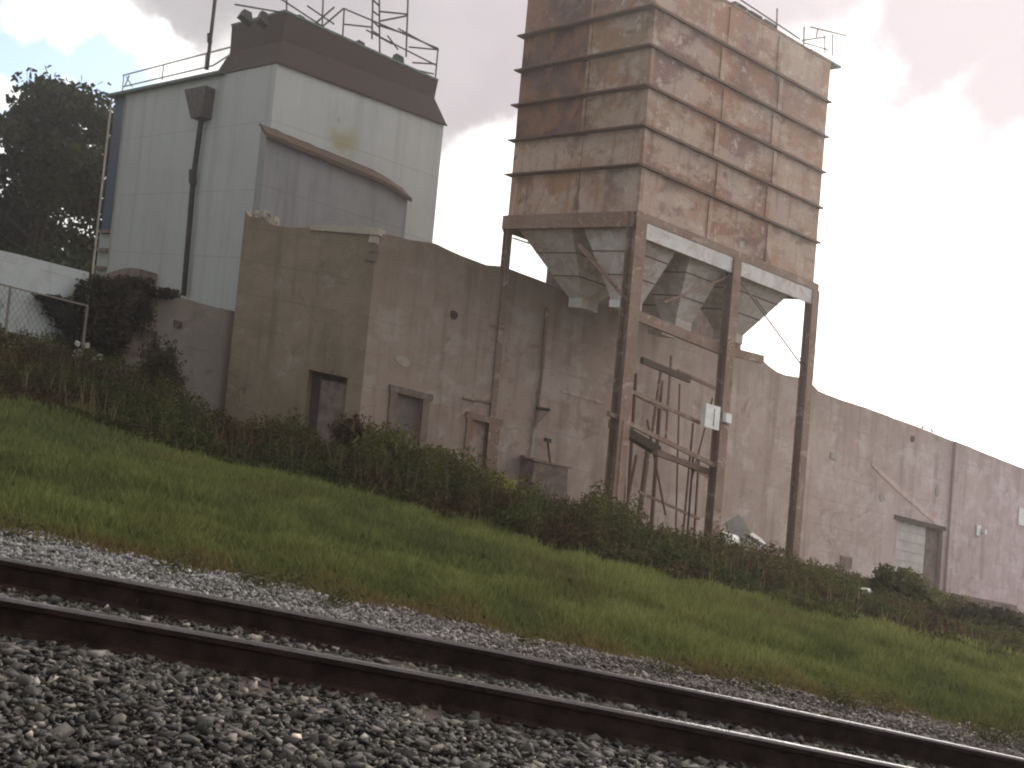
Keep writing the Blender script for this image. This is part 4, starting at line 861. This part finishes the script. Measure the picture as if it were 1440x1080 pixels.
# vines on the low wall end
def vine(name, pts, label, n, col):
    c0 = pts[0]; t = thing(name, atq(c0[0], -.3, -1.2), label, 'plant'); m = MB(); C = []; R = []
    for (s_, w_, rs, rw) in pts: C.append(site(atq(s_, -.25, w_))); R.append((rs, .25, rw)); m.bar(atq(c0[0]+random.uniform(-.2, .2), -.2, -1.2), atq(s_, -.15, w_), .02, 5, .008)
    m.build('stem', M_bark, t); P, k = clump_pts(np.array(C), np.array(R), n, 1.0)
    X, Fc, c = leaves(P, RNG.uniform(.5, 1.3, n)*.07, np.array(col)[None]*RNG.uniform(.5, 1.5, (n, 1))); npmesh('foliage', X, Fc, M_leaf, c, t)
def vp(x, y): return qpt(x, y, -.2)
vine('climbing_vine', [(*vp(x, y), rs, rw) for x, y, rs, rw in ((150, 450, .5, .9), (140, 480, .7, .5), (200, 440, .35, .5), (145, 400, .5, .25), (165, 410, .4, .25), (155, 490, .4, .5), (190, 398, .5, .16), (225, 412, .5, .13), (135, 440, .3, .6), (170, 470, .3, .5), (165, 430, .3, .6))], 'dense brown vine covering the left end of the low wall', 7500, (.036, .028, .018))
vine('climbing_vine', [(*vp(x, y), rs, rw) for x, y, rs, rw in ((88, 440, .3, .4), (105, 450, .3, .6), (78, 430, .3, .25), (98, 480, .4, .3), (112, 420, .12, .5), (68, 420, .3, .08))], 'thin dark creeper hanging over the white hoarding', 4500, (.032, .027, .018))

def interp(x, pts):
    for (a, b), (c, d) in zip(pts, pts[1:]):
        if x <= c: return b+(d-b)*(x-a)/(c-a)
    return pts[-1][1]
BORD = [(-40, 34), (-16, 31), (-12, 31), (-8, 30), (-4, 30), (0, 28.5), (2.4, 26), (6.3, 25), (10.6, 23.5), (30, 22)]   # grass / undergrowth border
TOPH = [(-40, 1.0), (-14, .75), (-9, .75), (-5, .85), (-3, .9), (0, .95), (3, .85), (8, .62), (10.5, .42), (14, .42), (30, .5)]
def undergrowth():
    n = 330000; u = RNG.uniform(-21, 27, n); nz_ = lambda f, a: np.array(f)
    bv = np.array([interp(a, BORD) for a in u])+1.6*np.array([noise.noise(Vector((a*.5, 0, 11)))+.5*noise.noise(Vector((a*1.7, 0, 2))) for a in u])
    dep = np.where(u > -5, 6.0, 8.0)+np.clip(u-2, 0, 20)*1.1; f = RNG.uniform(0, 1, n)**1.25; v = bv+dep*f-.3
    big = np.array([noise.noise(Vector((a*.55, b*.45, 4))) for a, b in zip(u, v)]); mid = np.array([noise.noise(Vector((a*1.9, b*1.6, 8))) for a, b in zip(u, v)])
    hh = np.array([interp(a, TOPH) for a in u])*np.minimum(1, .25+f*1.7)*np.clip(1+1.0*big+.75*mid, .12, 2.2)
    g = np.array([ground_w(a, b) for a, b in zip(u, v)]); top = RNG.uniform(0, 1, n); spike = (RNG.uniform(0, 1, n) < .02)
    w = g+hh*(top**.6)*np.where(spike, 1.12, 1)
    tn = np.array([noise.noise(Vector((a*.45, b*.6, c*1.2+20))) for a, b, c in zip(u, v, w)]); k = np.clip(.5+1.5*tn, 0, 1)[:, None]; y = np.clip(mid*1.5+big, 0, 1)[:, None]
    c = np.array([.055, .034, .020])*(1-k)+np.array([.042, .054, .018])*k; c = c*(1-.6*y)+np.array([.11, .11, .032])*.6*y
    c = c*RNG.uniform(.55, 1.5, (n, 1))*(1-.28*np.clip((-1-u)/5, 0, 1)[:, None])  # leaves darkened towards the left, shade put into their colour
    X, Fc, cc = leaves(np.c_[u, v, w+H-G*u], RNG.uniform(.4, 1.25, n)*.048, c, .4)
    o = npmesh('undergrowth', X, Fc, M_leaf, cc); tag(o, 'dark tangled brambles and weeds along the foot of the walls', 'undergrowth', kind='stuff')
    # bare canes and tall weed stalks
    n = 2600; u = RNG.uniform(-21, 19, n); bv = np.array([interp(a, BORD) for a in u]); v = bv+RNG.uniform(.2, 6.5, n); hgt = RNG.uniform(.5, 1.5, n)*np.array([interp(a, TOPH) for a in u])*1.15
    g = np.array([ground_w(a, b) for a, b in zip(u, v)]); P = np.c_[u, v, g+H-G*u]; a = RNG.uniform(0, 6.28, n); dx = np.c_[np.cos(a), np.sin(a), 0*a]*.009
    ln = RNG.normal(0, .25, (n, 2)); T = P+np.c_[ln*hgt[:, None], hgt]; M_ = P+np.c_[ln*hgt[:, None]*.3, hgt*.6]
    X = np.stack([P-dx, P+dx, M_+dx*.8, T, M_-dx*.8], 1).reshape(-1, 3); i = np.arange(n)[:, None]*5; tri = np.concatenate([i+np.array([0, 1, 2]), i+np.array([0, 2, 4]), i+np.array([4, 2, 3])])
    c = np.where(RNG.uniform(0, 1, (n, 1)) < .5, np.array([[.16, .115, .07]]), np.array([[.09, .10, .035]]))*RNG.uniform(.6, 1.3, (n, 1))
    o = npmesh('weed_stalks', X, tri, M_grass, np.repeat(c, 5, 0)); tag(o, 'dry canes and weed stalks standing out of the brambles', 'weeds', kind='stuff')
undergrowth()
def grass():
    def blades(name, n, fn, label, hmul=1.0):
        u = RNG.uniform(0, 1, n); v = RNG.uniform(0, 1, n); u, v, c, hgt, wd = fn(u, v, n)
        g = np.array([ground_w(a, b) for a, b in zip(u, v)])-.03; P = np.c_[u, v, g+H-G*u]
        a = RNG.uniform(0, 6.28, n); dx = np.c_[np.cos(a), np.sin(a), 0*a]*wd[:, None]; lean = RNG.normal(0, .28, (n, 2))*hgt[:, None]
        T = P+np.c_[lean, hgt]; Mi = P+np.c_[lean*.3, hgt*.55]
        X = np.stack([P-dx, P+dx, Mi+dx*.8, T, Mi-dx*.8], 1).reshape(-1, 3); i = np.arange(n)[:, None]*5
        tri = np.concatenate([i+np.array([0, 1, 2]), i+np.array([0, 2, 4]), i+np.array([4, 2, 3])])
        cc = np.repeat(c, 5, 0); k = np.tile(np.array([.8, .8, 1, 1.15, 1]), n)[:, None]
        o = npmesh(name, X, tri, M_grass, cc*k); tag(o, label, 'grass', kind='stuff')
    def green(a, b, n):
        d = 12.9+28*b**1.35; u = -.55*d-1+(1.12*d+3)*a; e = np.array([edge_v(q) for q in u])
        bo = np.array([interp(q, BORD) for q in u])+1.5; v = e+.1+(bo-e)*np.clip((d-12.9)/28, 0, 1)
        p1 = np.array([noise.noise(Vector((q*.25, r*.22, 0))) for q, r in zip(u, v)]); p2 = np.array([noise.noise(Vector((q*1.3, r*.9, 5))) for q, r in zip(u, v)])
        p3 = np.array([noise.noise(Vector((q*.5, r*.35, 15))) for q, r in zip(u, v)])
        dry = np.clip(1.0-(v-e)/1.3+.7*p2, 0, 1)*.85+.35*np.clip(p3*2-.4, 0, 1)
        k = np.clip(.55+.7*p1+.5*p2, 0, 1)[:, None]
        rr = np.clip((u+9)/20, 0, 1)[:, None]; c = np.array([.074, .086, .030])*(1-k)+(np.array([.108, .122, .040])*(1-rr)+np.array([.195, .210, .065])*rr)*k  # blades brighter to the right, glare put into the grass colour
        c = c*(1-dry[:, None])+np.array([.125, .082, .038])*dry[:, None]
        c = c*RNG.uniform(.7, 1.35, (n, 1)); hgt = RNG.uniform(.10, .31, n)*np.where(RNG.uniform(0, 1, n) < .02, 1.5, 1)*(.9+.5*p2)*np.clip(.35+(v-e)*.4, .3, 1.1); wd = .006+.00045*v
        return u, v, c, hgt, wd
    blades('grass', 330000, green, 'long green grass bank between the gravel and the undergrowth')
grass()
# a few weeds in the gravel shoulder
def weeds():
    n = 2600; k = RNG.integers(0, 26, n); cu = RNG.uniform(-6, 8, 26); cv = np.array([edge_v(a) for a in cu])-RNG.uniform(-.1, .9, 26)**1
    u = cu[k]+RNG.normal(0, .10, n); v = cv[k]+RNG.normal(0, .10, n); w = -1.99+RNG.uniform(0, .14, n)
    X, Fc, c = leaves(np.c_[u, v, w+H-G*u], RNG.uniform(.4, 1.2, n)*.03, np.array([.07, .07, .03])[None]*RNG.uniform(.5, 1.5, (n, 1)), .3)
    o = npmesh('gravel_weeds', X, Fc, M_leaf, c); tag(o, 'small weeds scattered through the gravel shoulder', 'weeds', kind='stuff')
weeds()
m = MB(); m.hexa([(x, y, z) for z in (-26, 20.5) for x, y in ((-113, -43), (153, -43), (153, 143), (-113, 143))])  # box of air added to stand in for veiling lens glare
hm = bpy.data.materials.new('glare_air'); hm.use_nodes = True; ht_ = NT(hm.node_tree)
for n in list(ht_.n): ht_.n.remove(n)
pv = ht_.new('ShaderNodeVolumePrincipled'); pv.inputs['Color'].default_value = (.97, .93, .91, 1); pv.inputs['Density'].default_value = .0009; pv.inputs['Anisotropy'].default_value = .76
ho = ht_.new('ShaderNodeOutputMaterial'); ht_.link(pv.outputs[0], ho.inputs['Volume']); hz = m.build('veil', hm, None, level=False); tag(hz, 'thin bright haze added over the whole site in place of lens glare', 'veil', kind='stuff')
SC.cycles.volume_bounces = 0
for o in bpy.data.objects:
    if '_o' in o: del o['_o']
